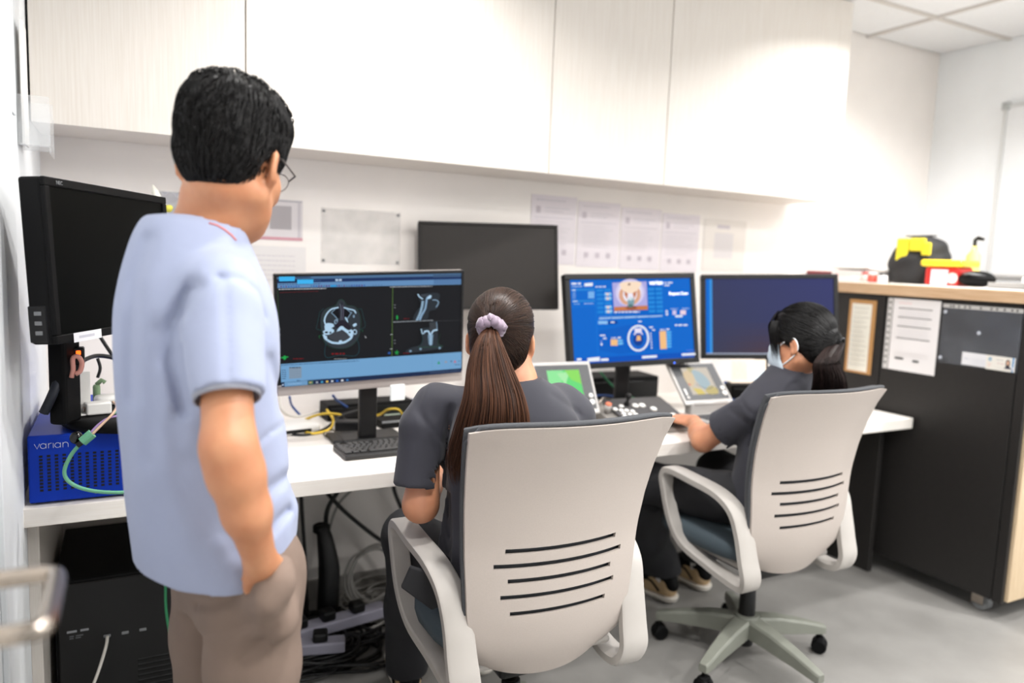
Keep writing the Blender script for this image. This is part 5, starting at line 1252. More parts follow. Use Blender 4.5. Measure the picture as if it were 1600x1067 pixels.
# scrunchie
Ms_ = HM1 @ rotm(0, 40, 0)
def scrunch(a): 
    rr = .021+.0020*math.sin(5*a+1)+.0016*math.sin(13*a); return np.array((rr*math.cos(a), .003*math.sin(9*a), rr*.85*math.sin(a)))
pts = [tuple(T1+Ms_ @ (scrunch(2*PI*k/60)+np.array((0, -.004, 0)))-np.array((W1O[0], W1O[1], 0))) for k in range(60)]
MB().tube(pts, [.0122+.0016*math.sin(13*2*PI*k/60)+.0012*math.sin(21*2*PI*k/60+1) for k in range(60)], 12, True).build('hair_tie', mat('lilac_satin', (150, 132, 150), .45, var=.35, scale=120, sheen=.3), w1, True)
face_details(w1, HC1, HM1, .94)

# ------------------------------------------------------------------ seated woman with the face mask
W2Y = -4.0; W2O = (1.935, 1.715)
w2 = thing('person', 'seated woman in charcoal scrubs wearing a face mask beside the black cabinet', 'person', (W2O[0], W2O[1], 0))
def w2p(r, f, z): return mp_(r, f, z, W2Y, W2O)
HC2 = (1.9272, 1.6701, 1.1352); HM2 = rotm(-14, -10, -2)
c_sh = (1.7957, 1.7220, 0.9068); c_el = (1.7505, 1.8987, 0.7671); c_wr = (1.8463, 2.0560, 0.7917)
d_sh = w2p(.165, .0, .965); d_el = w2p(.20, .16, .80); d_wr = (2.20, 2.08, .805)
v = Vol((1.45, 1.50, -.01), (2.40, 2.62, 1.33), .0052)
add_head(v, HC2, HM2, .94)
v.chain([head_pts(HC2, HM2, (0, -.022, -.05)), w2p(0, .01, 1.05), w2p(0, -.005, 1.0)], [.046, .047, .062], .03)
v.loft([(.53, 0, .03, .12, .07), (.62, 0, .02, .11, .07), (.78, 0, .01, .11, .065), (.92, 0, -.005, .11, .06), (1.0, 0, -.01, .08, .045)], W2O, W2Y, .03)
v.chain([w2p(-.07, .0, .94), c_sh, c_el], [.030, .030, .040], .012); v.chain([c_el, tuple(.6*np.array(c_el)+.4*np.array(c_wr)), c_wr], [.040, .038, .0235], .01)
v.chain([w2p(.08, -.01, .96), d_sh, d_el, d_wr], [.04, .042, .038, .022], .03)
add_hand(v, c_wr, np.array((-.22, 1, .0)), (-.1, -.1, 1), 1, .38, 1.0); add_hand(v, d_wr, (-.15, 1, -.05), (0, 0, 1), -1, .45, .92)
k2L, k2R = (1.66, 2.14, .555), (2.06, 2.16, .555); an2L, an2R = (1.94, 2.29, .10), (2.15, 2.32, .10)
v.chain([w2p(-.07, .03, .59), k2L, an2L], [.042, .044, .033], .03); v.chain([w2p(.07, .03, .59), k2R, an2R], [.042, .044, .033], .03)
for an in (an2L, an2R): v.chain([(an[0], an[1]-.01, .05), (an[0]-.03, an[1]+.13, .035)], [.032, .027], .02)
v.mesh('body', M_skin_w, w2, 2)
v = Vol((1.55, 1.50, .46), (2.36, 2.10, 1.10), .0052)
v.loft([(0.512, 0, .02, .160, .110), (.58, 0, .03, .178, .132), (.68, 0, .015, .165, .118), (.80, 0, .004, .165, .110), (.91, 0, -.006, .164, .104), (.965, 0, -.010, .150, .094), (1.01, 0, -.012, .116, .078), (1.043, 0, -.008, .078, .064), (1.06, 0, -.002, .058, .052)], W2O, W2Y, 0, n=2.3)
sA, sB = np.array(c_sh), np.array(c_el); hp = sA+(sB-sA)*.62
v.chain([w2p(-.07, -.01, .99), (1.8221, 1.7184, 0.9438), c_sh], [.045, .048, .058], .03); v.cone(c_sh, tuple(sA+(sB-sA)*.95), .060, .066, .014)
v.chain([w2p(.07, -.01, .99), d_sh, tuple(np.array(d_sh)*.4+np.array(d_el)*.6)], [.045, .058, .058], .03)
v.cone(head_pts(HC2, HM2, (0, -.02, -.05)), w2p(0, .008, 1.04), .047, .055, .004, True); v.cone(w2p(0, .03, 1.07), w2p(0, .09, .98), .045, .03, .01, True)
v.fold([(1.7772, 1.6595, 0.9204), (1.7459, 1.6683, 0.8592), (1.7341, 1.6669, 0.7988)], .010, .010, (W2O[0], W2O[1], .85), .0); v.fold([(1.7199, 1.7296, 0.9679), (1.7403, 1.7008, 0.9144), (1.7678, 1.6606, 0.8901)], .005, .003, (W2O[0], W2O[1], .85), .0); v.fold([(1.7296, 1.7618, 0.9029), (1.7511, 1.7247, 0.8777), (1.7648, 1.6921, 0.8566)], .009, .004, (W2O[0], W2O[1], .85), .0)
v.ripple(.0015, 24, 19, 15, 2.9); v.ripple(.0009, 48, 41, 11, .6)
sd = sB-sA; sd /= np.linalg.norm(sd); X, Y, Z = v.ax[0][:, None, None], v.ax[1][None, :, None], v.ax[2][None, None, :]
F2 = (math.sin(R(W2Y)), math.cos(R(W2Y))); rr_ = (X-W2O[0])*F2[1]-(Y-W2O[1])*F2[0]; ff_ = (X-W2O[0])*F2[0]+(Y-W2O[1])*F2[1]
dh = (X-hp[0])*sd[0]+(Y-hp[1])*sd[1]+(Z-hp[2])*sd[2]; axd = np.sqrt(np.maximum((X-hp[0])**2+(Y-hp[1])**2+(Z-hp[2])**2-dh**2, 0))
v.D = np.where((dh > 0) & (axd < .10) & ((rr_ < -.150) | (ff_ > .115)), np.maximum(v.D, np.minimum(dh, .02)), v.D).astype(np.float32)
v.cone(tuple(hp-sd*.03), tuple(hp+sd*.05), .055, .056, .003, True)
v.mesh('scrub_top', M_scrub, w2, 2)
v = Vol((1.48, 1.52, .02), (2.40, 2.48, .70), .0058)
v.chain([w2p(-.075, .0, .59), tuple(np.array(k2L)+(0, -.02, .01)), (1.79, 2.21, .32), (1.92, 2.27, .13)], [.092, .078, .074, .080], .03)
v.chain([w2p(.075, .0, .59), tuple(np.array(k2R)+(0, -.02, .01)), (2.11, 2.24, .32), (2.15, 2.31, .13)], [.092, .078, .074, .076], .03)
v.ell(w2p(0, .0, .60), (.150, .09, .08), rotm(W2Y), .04); v.cut((0, 0, 0.504), (0, 0, -1), 0, (1.6, 1.5, 0), (2.3, 2.07, .7))
v.ripple(.0035, 36, 31, 27, .3); v.ripple(.002, 60, 50, 20, 1.3); v.cut((0, 0, .125), (0, 0, -1))
v.mesh('trousers', M_scrubp, w2, 2)
for an in (an2L, an2R): 
    b_ = base_of(w2); MB().tube([tuple(np.array((an[0], an[1]-.01, .075))-b_), tuple(np.array((an[0]-.004, an[1]-.012, .16))-b_)], .040, 14).build('sock', M_sock, w2, True)
trainer(w2, (-.30, 1, 0), (an2L[0]+.005, an2L[1]-.035, 0)); trainer(w2, (-.12, 1, 0), (an2R[0], an2R[1]-.035, 0))
tie2 = (.0, -.112*.94, -.012*.94)
hair2 = woman_hair(w2, HC2, HM2, .97, tie2, M_hair_b, True)
T2 = np.array(head_pts(HC2, HM2, (.0, -.118, -.014)))
tail('ponytail', w2, T2, [(1.8858, 1.5324, 1.0872), (1.9086, 1.5368, 1.0364), (1.9478, 1.5647, 0.9696), (1.9641, 1.5931, 0.9015)], [.022, .038, .050, .056, .042], 1500, hair_mat('hair_black_tail', (54, 41, 38), (18, 14, 14), .5), .0009)
pts = [tuple(T2+HM2 @ rotm(0, 35, 0) @ np.array((.0165*math.cos(2*PI*k/30), -.004, .016*math.sin(2*PI*k/30)))-np.array((W2O[0], W2O[1], 0))) for k in range(30)]
tie = MB().tube(pts, .006, 8, True).build('hair_tie', M_blackm, w2, True)
mb = MB()
for k in range(18):
    p = Vector(pts[(k*7) % 30])+Vector(HM2 @ np.array((0, -.006, .002))); mb.lathe([(0, -.0016), (.0016, 0), (0, .0016)], 6, Matrix.Translation(p), cap=False)
mb.build('hair_tie_beads', mat('bead_clear', (150, 150, 156), .2, .2), tie)
face_details(w2, HC2, HM2, .94)
# pleated face mask with ear loops
b2 = base_of(w2); q2 = lambda *p: tuple(np.array(head_pts(HC2, HM2, tuple(np.array(p)*.94)))-b2)
mb = MB(); nu, nv = 21, 11
for j in range(nv):
    vv = j/(nv-1)
    for i in range(nu):
        uu = -1+2*i/(nu-1); a = uu*1.25; ext = .108+.018*math.sin(PI*min(1, vv*1.1))*(1-uu*uu)+.0016*math.sin(vv*22)
        mb.v.append(q2(.0745*math.sin(a), .006+(ext-.006)*math.cos(a)**.8-.02*max(0, vv-.6), -.004-.108*vv*(1-.22*uu*uu)))
for j in range(nv-1):
    for i in range(nu-1): mb.f.append((j*nu+i, j*nu+i+1, (j+1)*nu+i+1, (j+1)*nu+i))
mk = mb.build('face_mask', mat('mask_paper_blue', (198, 212, 224), .85, var=.04, bump=.1, bscale=500), w2, True); so = mk.modifiers.new('t', 'SOLIDIFY'); so.thickness = .002
for s in (-1, 1):
    MB().tube([q2(*p) for p in spline([(s*.061, .062, -.020), (s*.074, .02, .004), (s*.083, -.016, .014), (s*.086, -.030, -.012), (s*.080, -.018, -.036), (s*.074, .010, -.058), (s*.060, .055, -.080)], 4)], .0022, 6).build('ear_loop', mat('mask_white', (236, 236, 238), .8), mk, True)

# ------------------------------------------------------------------ treatment console: two flip-up displays and a button panel
M_con = mat('console_silver', (176, 173, 170), .38, .1, var=.03)
M_conf = mat('console_face_grey', (62, 63, 66), .45, var=.06)
def console(label, pos, yaw, tilt, art):
    t = thing('console_display', label, 'control console', (pos[0], pos[1], DZ+.0005), R(yaw), 'flip-up displays of the treatment console')
    zc = pos[2]-DZ; w, h = .245, .205; Mp = Matrix.Translation((0, 0, zc)) @ Matrix.Rotation(R(tilt), 4, 'X')
    hy = -h/2*math.sin(R(-tilt)); hz = zc-h/2*math.cos(R(tilt))
    zt = .040; MB().rbox(-w/2-.004, w/2+.004, hy-.165, hy+.04, 0, zt, .006, 2).build('base', M_con, t); MB().rbox(-w*.4, w*.4, hy-.006, hy+.036, zt-.002, hz+.004, .004, 2).build('hinge_block', M_con, t)
    lid = MB().rbox(-w/2, w/2, 0, .012, -h/2, h/2, .004, 2, Mp).build('lid', M_con, t)
    MB().rbox(-w/2+.010, w/2-.010, -.0015, .001, -h/2+.018, h/2-.014, .002, 1, Mp).build('face_panel', M_conf, lid)
    a = Art(lambda u, v: ((u-.5)*.135+.0, (.5-v)*.128)); art(a); a.build('screen', lid, Mp @ Matrix.Translation((.0, -.002, .004)))
    for z, r in ((-.035, .009), (-.06, .011)): MB().lathe([(0, 0), (r, 0), (r, .003), (r*.8, .005), (0, .005)], 20, Mp @ Matrix.Translation((.095, -.0015, z)) @ Matrix.Rotation(R(90), 4, 'X'), cap=False).build('knob', M_white, lid, True)
    MB().rbox(-.100, -.092, -.004, -.001, -.06, -.03, .0035, 2, Mp).build('slider', M_white, lid); MB().lathe([(0, 0), (.006, 0), (.006, .003), (0, .004)], 16, Mp @ Matrix.Translation((-.096, -.0015, -.072)) @ Matrix.Rotation(R(90), 4, 'X'), cap=False).build('knob', M_white, lid, True)
    MB().cyl((-w*.35, hy, hz), (w*.35, hy, hz), .008, 14).build('hinge', M_con, t, True)
    k0 = None
    for r in range(5):
        for c in range(12):
            x, y = -.098+c*.0168+(.004 if r % 2 else 0), hy-.035-r*.0165
            if k0 is None: o = k0 = MB().rbox(-.0072, .0072, -.0070, .0070, 0, .004, .0012, 1).build('key', M_conf, t)
            else: o = k0.copy(); COL.objects.link(o); o.parent = t
            o.location = (x, y, zt-.0005)
    MB().rbox(-.05, .05, hy-.160, hy-.118, zt-.001, zt+.0012, .001, 1).build('touchpad', M_silver, t)
def art_green(a):
    a.rect(0, 0, 1, 1, (110, 222, 128)); a.poly([(0, 0), (.5, 0), (.35, .5), (0, .6)], (150, 236, 160)); a.poly([(.3, .1), (.7, .05), (.5, .45)], (176, 240, 176)); a.poly([(.55, 0), (1, 0), (1, .45), (.7, .3)], (146, 226, 104)); a.poly([(.1, .6), (.5, .5), (1, .8), (1, 1), (.2, 1)], (86, 208, 110)); a.line(spline([(.25, .45), (.45, .7), (.75, .78), (1, 1)], 6), .07, (196, 244, 214))
def art_map_(a):
    a.rect(0, 0, 1, 1, (214, 204, 190)); a.poly(spline([(.35, .1), (.7, .2), (.85, .6), (.6, .85), (.4, .6)], 5, True), (178, 196, 202)); a.poly(spline([(.0, .2), (.3, .1), (.35, .4), (.15, .7), (0, .6)], 5, True), (226, 204, 170)); a.poly(spline([(.55, .85), (.8, .7), (1, .8), (.95, 1), (.6, 1)], 4, True), (206, 190, 132)); a.poly([(.1, .75), (.4, .8), (.5, 1), (.2, 1)], (226, 206, 120)); a.line(spline([(.3, .62), (.55, .78), (.75, .8), (.9, .72)], 5), .02, (120, 132, 140)); a.poly([(.2, 0), (.5, 0), (.3, .2)], (200, 190, 150)); a.ell(.06, .62, .03, .04, (220, 90, 90))
console('silver console display with a green screen beside the woman with the ponytail', (1.422, 2.272, .901), -2.8, -29, art_green)
console('silver console display with a map-like screen in front of the masked woman', (2.062, 2.277, .894), -1.4, -43, art_map_)
# button panel between them
t = thing('button_panel', 'grey treatment control panel with white round buttons between the two consoles', 'control panel', (1.752, 2.118, DZ+.0005), R(-2))
Tp = Matrix.Translation((0, 0, .022)) @ Matrix.Rotation(R(17), 4, 'X')
MB().prism([(0, 0), (.25, 0), (.25, .088), (0, .012)], .34, Matrix.Translation((.165, 0, 0)) @ Matrix.Rotation(R(90), 4, 'Z')).build('base', mat('panel_grey', (128, 124, 119), .45, var=.04), t, bevel=.004)
MB().rbox(-.125, .150, .018, .235, -.004, .002, .002, 1, Tp).build('top_plate', mat('panel_plate', (70, 69, 70), .4, var=.05), t)
def panel_xy(px, py):
    v = (651-.105*(px-960)-py)/44; return (-.115+.255*(px-958-10*v)/98, .03+.195*v)
def knob(name, px, py, r, h, m_, par=t):
    x, y = panel_xy(px, py); return MB().lathe([(0, 0), (r, 0), (r, h*.7), (r*.8, h), (0, h)], 16, Tp @ Matrix.Translation((x, y, .002)), cap=False).build(name, m_, par, True)
for px, py in ((979, 618), (963, 624), (970, 626), (978, 626), (986, 627), (967, 632), (975, 633), (962, 638), (984, 633), (974, 643), (990, 641), (999, 640)): knob('button', px, py, .0095, .007, M_white)
for px, py in ((1003, 616), (1015, 615), (1026, 621), (1012, 636), (1044, 632)): knob('large_button', px, py, .0135, .008, M_white)
o = knob('stop_button', 1028, 634, .016, .005, mat('button_red', (196, 60, 52), .4)); knob('button_cap', 1028, 634, .010, .009, M_white, o)
x, y = panel_xy(992, 614); o = MB().lathe([(.012, 0), (.010, .011), (.006, .016), (.006, .030)], 16, Tp @ Matrix.Translation((x, y, .002))).build('joystick', M_black, t, True); MB().lathe([(0, -.013), (.009, -.009), (.013, 0), (.009, .009), (0, .013)], 16, Tp @ Matrix.Translation((x, y, .040)), cap=False).build('joystick_ball', M_black, o, True)
o = MB().lathe([(.014, 0), (.014, .022), (.012, .024)], 18, Tp @ Matrix.Translation((-.152, .15, 0))).build('key_switch', M_con, t, True); MB().lathe([(0, .024), (.012, .024), (.012, .032), (0, .033)], 18, Tp @ Matrix.Translation((-.152, .15, 0)), cap=False).build('switch_cap', mat('cap_orange', (214, 116, 82), .4), o, True)
MB().tube([tuple(Tp @ Vector(p)) for p in ((-.16, .20, .004), (-.13, .225, .014), (-.09, .23, .004))], .004, 6).build('release_clip', M_steel, t, True)

# ------------------------------------------------------------------ cables and small things
def cable(name, label, pts, r, m_, group=None, n=8, parent=None):
    loc = pts[0]; P = spline([tuple(Vector(p)-Vector(loc)) for p in pts], 7)
    o = MB().tube(P, r, n).build(name, m_, parent, True); o.location = loc
    if parent is None: tag(o, label, 'cable', group)
    return o
M_yel = mat('cable_yellow', (226, 190, 58), .5); M_cblk = mat('cable_black', (20, 20, 21), .5); M_cwht = mat('cable_white', (214, 210, 202), .5); M_cblu = mat('cable_blue', (38, 74, 138), .5); M_cgrn = mat('cable_green', (108, 176, 140), .5); M_cgrn2 = mat('cable_dark_green', (40, 120, 78), .5); M_cpur = mat('cable_mauve', (150, 120, 172), .5); M_cbei = mat('cable_beige', (206, 172, 146), .5); M_cgry = mat('cable_grey', (150, 147, 142), .55)
cable('network_cable', 'yellow cable loop under the left side of the skull scan monitor', [(0.6706, 2.5613, 0.7900), (0.6225, 2.5500, 0.8000), (0.5779, 2.5683, 0.7900), (0.5434, 2.6130, 0.7600), (0.5300, 2.5478, 0.7480), (0.5604, 2.4884, 0.7480), (0.6243, 2.5279, 0.7500), (0.6442, 2.5642, 0.7750), (0.6337, 2.6151, 0.8000)], .0045, M_yel)
cable('network_cable', 'yellow cable arching beside the right of the monitor foot', [(0.8089, 2.6885, 0.7500), (0.8404, 2.6539, 0.7600), (0.8562, 2.5968, 0.7900), (0.8920, 2.5858, 0.7900), (0.9244, 2.6047, 0.7500)], .0045, M_yel)
cable('network_cable', 'white cable curling at the far left under the skull scan monitor', [(0.4926, 2.7460, 0.8300), (0.4949, 2.7079, 0.7900), (0.5326, 2.7274, 0.7600), (0.5962, 2.7549, 0.7550), (0.6788, 2.8018, 0.7700)], .0050, M_cwht)
cable('power_cable', 'black cable lying along the desk left of the keyboard', [(0.4775, 2.5196, 0.7450), (0.5392, 2.4893, 0.7450), (0.6186, 2.5503, 0.7500), (0.6785, 2.6089, 0.7750), (0.7542, 2.6282, 0.7900), (0.8113, 2.6583, 0.8000)], .0045, M_cblk)
cable('power_cable', 'black cable running from the monitor foot to the keyboard', [(0.7820, 2.5191, 0.7450), (0.7229, 2.5159, 0.7500), (0.7039, 2.6162, 0.7600), (0.6871, 2.6886, 0.7700), (0.6608, 2.6300, 0.7600)], .0040, M_cblk)
cable('keyboard_cable', 'thin black cord curling from the keyboard corner', [(.62, 2.30, .757), (0.6300, 2.5058, 0.7500), (0.5976, 2.4989, 0.7450), (0.5928, 2.4427, 0.7450), (0.6183, 2.4153, 0.7450)], .0020, M_cblk)
cable('network_cable', 'dark blue cable hanging behind the skull scan monitor', [(0.6432, 2.5638, 0.8600), (0.6863, 2.6413, 0.8200), (0.7806, 2.7204, 0.7700), (0.9508, 2.7735, 0.7800), (1.0418, 2.8022, 0.7800)], .0045, M_cblu)
cable('network_cable', 'short blue cable end near the white cable', [(0.5171, 2.6844, 0.8400), (0.5423, 2.7659, 0.7900), (0.5763, 2.7715, 0.7480)], .0045, M_cblu)
cable('network_cable', 'green cable drooping under the blue-screen monitor', [(1.78, 2.58, .90), (1.86, 2.55, .82), (1.98, 2.52, .77), (2.10, 2.50, .75)], .0045, M_cgrn2)
cable('network_cable', 'blue cable under the blue-screen monitor', [(1.66, 2.60, .78), (1.80, 2.57, .80), (1.95, 2.54, .77), (2.12, 2.53, .75)], .0050, M_cblu)
cable('network_cable', 'black cable under the blue-screen monitor', [(1.92, 2.56, .92), (1.90, 2.55, .83), (1.84, 2.53, .76), (1.70, 2.55, .746)], .0045, M_cblk)
cable('network_cable', 'coiled blue cable under the dim navy monitor', [(2.40, 2.48, .85), (2.32, 2.50, .77), (2.40, 2.55, .748), (2.47, 2.50, .76), (2.38, 2.46, .752), (2.30, 2.50, .748)], .0050, M_cblu)
# dark docking box under the blue screen, hub and black adapters at the monitor foot
t = thing('docking_box', 'black device box on the desk under the blue-screen monitor', 'device', (1.93, 2.64, DZ+.0005), R(-4)); MB().rbox(-.18, .17, -.05, .12, 0, .13, .005, 2).build('case', M_blackm, t); MB().rbox(-.17, .16, -.052, -.049, .02, .11, .003, 1).build('front_panel', M_black, t)
t = thing('network_hub', 'white rounded network hub left of the monitor foot', 'network hub', (.50, 2.56, DZ+.0005), R(10)); MB().rbox(-.085, .085, -.055, .055, 0, .035, .014, 3).build('case', M_white, t, True); MB().rbox(-.05, .05, -.0565, -.054, .008, .02, .002, 1).build('port_row', M_black, t)
t = thing('power_adapter', 'black power adapter brick among the desk cables', 'power adapter', (.70, 2.53, DZ+.0005), R(-18)); MB().rbox(-.055, .055, -.03, .03, 0, .034, .006, 2).build('case', M_black, t); MB().cyl((.055, 0, .017), (.085, 0, .017), .006, 10).build('cord_relief', M_cblk, t, True)
t = thing('dock_station', 'flat black dock with grey edge right of the monitor foot', 'docking station', (.90, 2.56, DZ+.0005), R(5)); MB().rbox(-.10, .09, -.045, .045, 0, .028, .004, 2).build('case', M_blackm, t); MB().rbox(-.10, .09, -.047, -.044, .02, .028, .001, 1).build('edge_strip', M_greyp, t)
o = MB().rbox(-.06, .06, -.045, .045, 0, .012, .003, 1).build('paper_pad', mat('pad_greenish', (196, 210, 190), .7, var=.05)); o.location = (.93, 2.66, DZ+.0005); tag(o, 'pale green note pad under the yellow cable', 'note pad')
t = thing('device_box', 'low black device box behind the foot of the skull scan monitor', 'device', (.82, 2.735, DZ+.0005), R(3)); MB().rbox(-.17, .17, -.05, .06, 0, .062, .005, 2).build('case', M_blackm, t); MB().rbox(-.16, .16, -.052, -.049, .012, .05, .002, 1).build('front_panel', M_black, t)
t = thing('device_box', 'small black device box under the dim navy monitor', 'device', (2.56, 2.52, DZ+.0005), R(-20)); MB().rbox(-.09, .09, -.05, .06, 0, .085, .005, 2).build('case', M_blackm, t); MB().rbox(-.08, .08, -.052, -.049, .012, .07, .002, 1).build('front_panel', M_black, t)
o = MB().rbox(-.022, .022, -.035, .035, 0, .012, .004, 2).build('usb_stick', M_blackm); o.location = (.745, 2.40, DZ+.0005); o.rotation_euler = (0, 0, R(60)); tag(o, 'small black usb plug lying behind the keyboard', 'usb plug')

# on and around the blue box and its monitor foot
FZ = .936
o = thing('bracket_stand', 'upright white plastic card bracket on the monitor foot', 'bracket', (-0.0982, 2.1037, 0.9370), R(18)); MB().rbox(-.018, .018, -.002, .002, 0, .105, .001, 1).build('upright', M_white, o); MB().rbox(-.018, .022, -.03, .002, 0, .004, .001, 1).build('foot_plate', M_white, o)
o = thing('plug_adapter', 'white boxy plug adapter on the monitor foot', 'adapter', (-0.0644, 2.0931, 0.9370), R(12)); MB().rbox(-.028, .028, -.018, .018, 0, .030, .004, 2).build('case', M_white, o); MB().rbox(-.034, -.028, -.006, .006, .008, .02, .001, 1).build('prong', M_steel, o)
o = thing('cable_clip', 'small sage green cable clip beside the plug adapter', 'cable clip', (-0.0711, 2.2314, 0.9370)); MB().lathe([(.009, 0), (.009, .045), (.007, .05)], 12).build('stem', mat('sage_rubber', (132, 160, 122), .6), o, True); MB().tube([(0, 0, .05), (.012, 0, .062), (.02, 0, .055)], .006, 8).build('hook', mat('sage_rubber', (132, 160, 122), .6), o, True)
o = MB().rbox(-.05, .05, -.022, .022, 0, .026, .012, 3).build('computer_mouse', M_white, None, True); o.location = (-0.0273, 2.2183, 0.9370); o.rotation_euler = (0, 0, R(15)); tag(o, 'white rounded computer mouse at the back of the monitor foot', 'mouse')
t = thing('cable_tag', 'pink rubber strap hanging below the sideways monitor', 'cable strap', (-0.1147, 1.9983, 1.0452)); MB().tube(spline([(0, 0, 0), (.004, 0, .02), (.004, 0, .045), (.014, 0, .05), (.022, 0, .035), (.018, 0, .015), (.008, 0, .008)], 4), [.0055]*25, 8).build('strap', mat('pink_rubber', (206, 144, 132), .6), t, True)
g1 = (-0.0806, 1.8881, 0.9255)
t = thing('plug_connector', 'mint green cable connector in front of the blue box', 'connector', g1); MB().cyl((-.010, 0, -.010), (.010, 0, .008), .011, 14).build('body', M_cgrn, t); MB().cyl((-.020, 0, -.018), (-.010, 0, -.010), .006, 10).build('tail', M_cblk, t)
o = MB().lathe([(0, -.013), (.010, -.012), (.014, -.004), (.014, .004), (.010, .012), (0, .013)], 16, Matrix.Rotation(R(90), 4, 'X'), cap=False).build('round_knob', mat('gloss_black', (14, 14, 15), .15), None, True); o.location = (-0.1029, 1.9083, 0.9211); tag(o, 'glossy black round knob on the front of the blue box', 'knob')
cable('signal_cable', 'mint green cable drooping across the front of the blue box', [(-0.0909, 1.8900, 0.9156), (-0.1142, 1.8926, 0.8846), (-0.1273, 1.8915, 0.8478), (-0.1125, 1.8806, 0.8228), (-0.0710, 1.8603, 0.8080), (-0.0074, 1.8433, 0.8028), (0.0519, 1.8580, 0.8053)], .0042, M_cgrn)
cable('signal_cable', 'mauve cable rising from the mint connector', [(-0.0754, 1.8864, 0.9343), (-0.0564, 1.8992, 0.9523), (-0.0345, 1.9118, 0.9631), (0.0022, 1.9266, 0.9637)], .0026, M_cpur)
cable('signal_cable', 'beige cable curving up onto the monitor foot', [(-0.0716, 1.8841, 0.9316), (-0.0499, 1.8958, 0.9526), (-0.0292, 1.9101, 0.9721), (-0.0214, 1.9415, 0.9835), (-0.0299, 1.9914, 0.9837)], .0030, M_cbei)
cable('signal_cable', 'thin pale green cable beside the mauve one', [(-0.0729, 1.8861, 0.9328), (-0.0539, 1.8999, 0.9505), (-0.0398, 1.9142, 0.9599), (-0.0177, 1.9607, 0.9703)], .0022, M_cgrn)
cable('power_cable', 'thick black cable bundle slung along the monitor stand', [(-0.1158, 2.0763, 1.1192), (-0.1300, 2.0342, 1.0862), (-0.1400, 2.0114, 1.0441), (-0.1550, 1.9914, 1.0028), (-0.1714, 1.9953, 0.9653)], .011, mat('cable_navy', (20, 26, 38), .6))
cable('power_cable', 'black cable behind the sideways monitor running right', [(-0.1069, 2.2334, 1.0498), (-0.0729, 2.3294, 1.0514), (-0.0266, 2.3603, 1.0387), (0.0298, 2.3834, 1.0059)], .006, M_cblk)
cable('power_cable', 'black cable slanting behind the sideways monitor', [(-0.0703, 2.3920, 1.1088), (-0.0501, 2.3770, 1.0737), (-0.0298, 2.3620, 1.0386), (-0.0114, 2.3467, 0.9944)], .005, M_cblk)
cable('power_cable', 'thin black cable hanging behind the monitor foot', [(-0.0682, 2.2702, 1.0522), (-0.0625, 2.2640, 1.0267), (-0.0691, 2.2642, 1.0008)], .004, M_cblk)
# bare flower stem standing behind the left monitor
t = thing('flower_stem', 'white and yellow flower bud standing in a slim vase behind the left monitor', 'flower', (.100, 2.60, DZ+.0005))
MB().lathe([(0, 0), (.028, 0), (.032, .02), (.020, .12), (.014, .20), (.017, .22), (.013, .22), (.0, .19)], 20, cap=False).build('vase', M_white, t, True)
MB().tube(spline([(0, 0, .20), (.004, 0, .45), (.012, 0, .66), (.010, 0, .735)], 6), .0045, 8).build('stem', mat('stem_pale_green', (196, 200, 120), .6), t, True)
MB().lathe([(0, 0), (.010, .010), (.013, .03), (.010, .055), (.003, .075), (0, .078)], 12, Matrix.Translation((.006, 0, .735)) @ Matrix.Rotation(R(-18), 4, 'Y'), cap=False).build('petal', mat('petal_white', (236, 234, 222), .7), t, True)
MB().lathe([(0, 0), (.010, .006), (.012, .016), (.006, .026), (0, .028)], 10, Matrix.Translation((.016, 0, .728)) @ Matrix.Rotation(R(50), 4, 'Y'), cap=False).build('bud', mat('bud_yellow', (206, 198, 80), .7), t, True)
# ------------------------------------------------------------------ papers on the back wall (they face -y)
rnd = random.Random(21)
def wall_paper(name, label, x0, x1, z0, z1, col, art=None, cat='paper', lift=.002, m_=None):
    t = thing(name, label, cat, ((x0+x1)/2, YB-lift, (z0+z1)/2)); w, h = x1-x0, z1-z0
    MB().box(-w/2, w/2, 0, .0012, -h/2, h/2).build('sheet', m_ or mat('paper_%d_%d_%d' % col, col, .8, var=.02), t)
    if art:
        a = Art(lambda u, v: ((u-.5)*w, (.5-v)*h)); a.rect(0, 0, 1, 1, col); art(a); a.build('print', t, Matrix.Translation((0, -.0004, 0)), False)
    return t
def fly(a):
    a.rect(.02, .02, .98, .06, (176, 172, 176)); a.rect(.36, .16, .78, .74, (172, 166, 168)); a.rect(.9, .05, .96, .95, (196, 190, 194)); a.rect(0, .93, 1, 1, (206, 150, 160))
    for k in range(4): a.dashes(.06, .34, .3+.12*k, .02, (190, 186, 190), rnd)
wall_paper('flyer', 'small grey poster with a pink bottom edge beside the man', .405, .587, 1.398, 1.545, (214, 208, 209), fly, 'poster')
t = wall_paper('acrylic_sign_holder', 'clear wall sign holder with four screw dots above the skull scan monitor', .655, .965, 1.318, 1.525, (224, 220, 217), None, 'sign holder', m_=clear_mat('acrylic_sheet', (228, 226, 224), .22, .1))
for dx in (-.145, .145):
    for dz in (-.092, .092): MB().lathe([(0, 0), (.005, 0), (.005, .004), (0, .005)], 12, Matrix.Translation((dx, 0, dz)) @ Matrix.Rotation(R(90), 4, 'X'), cap=False).build('screw_dot', M_greyp, t, True)
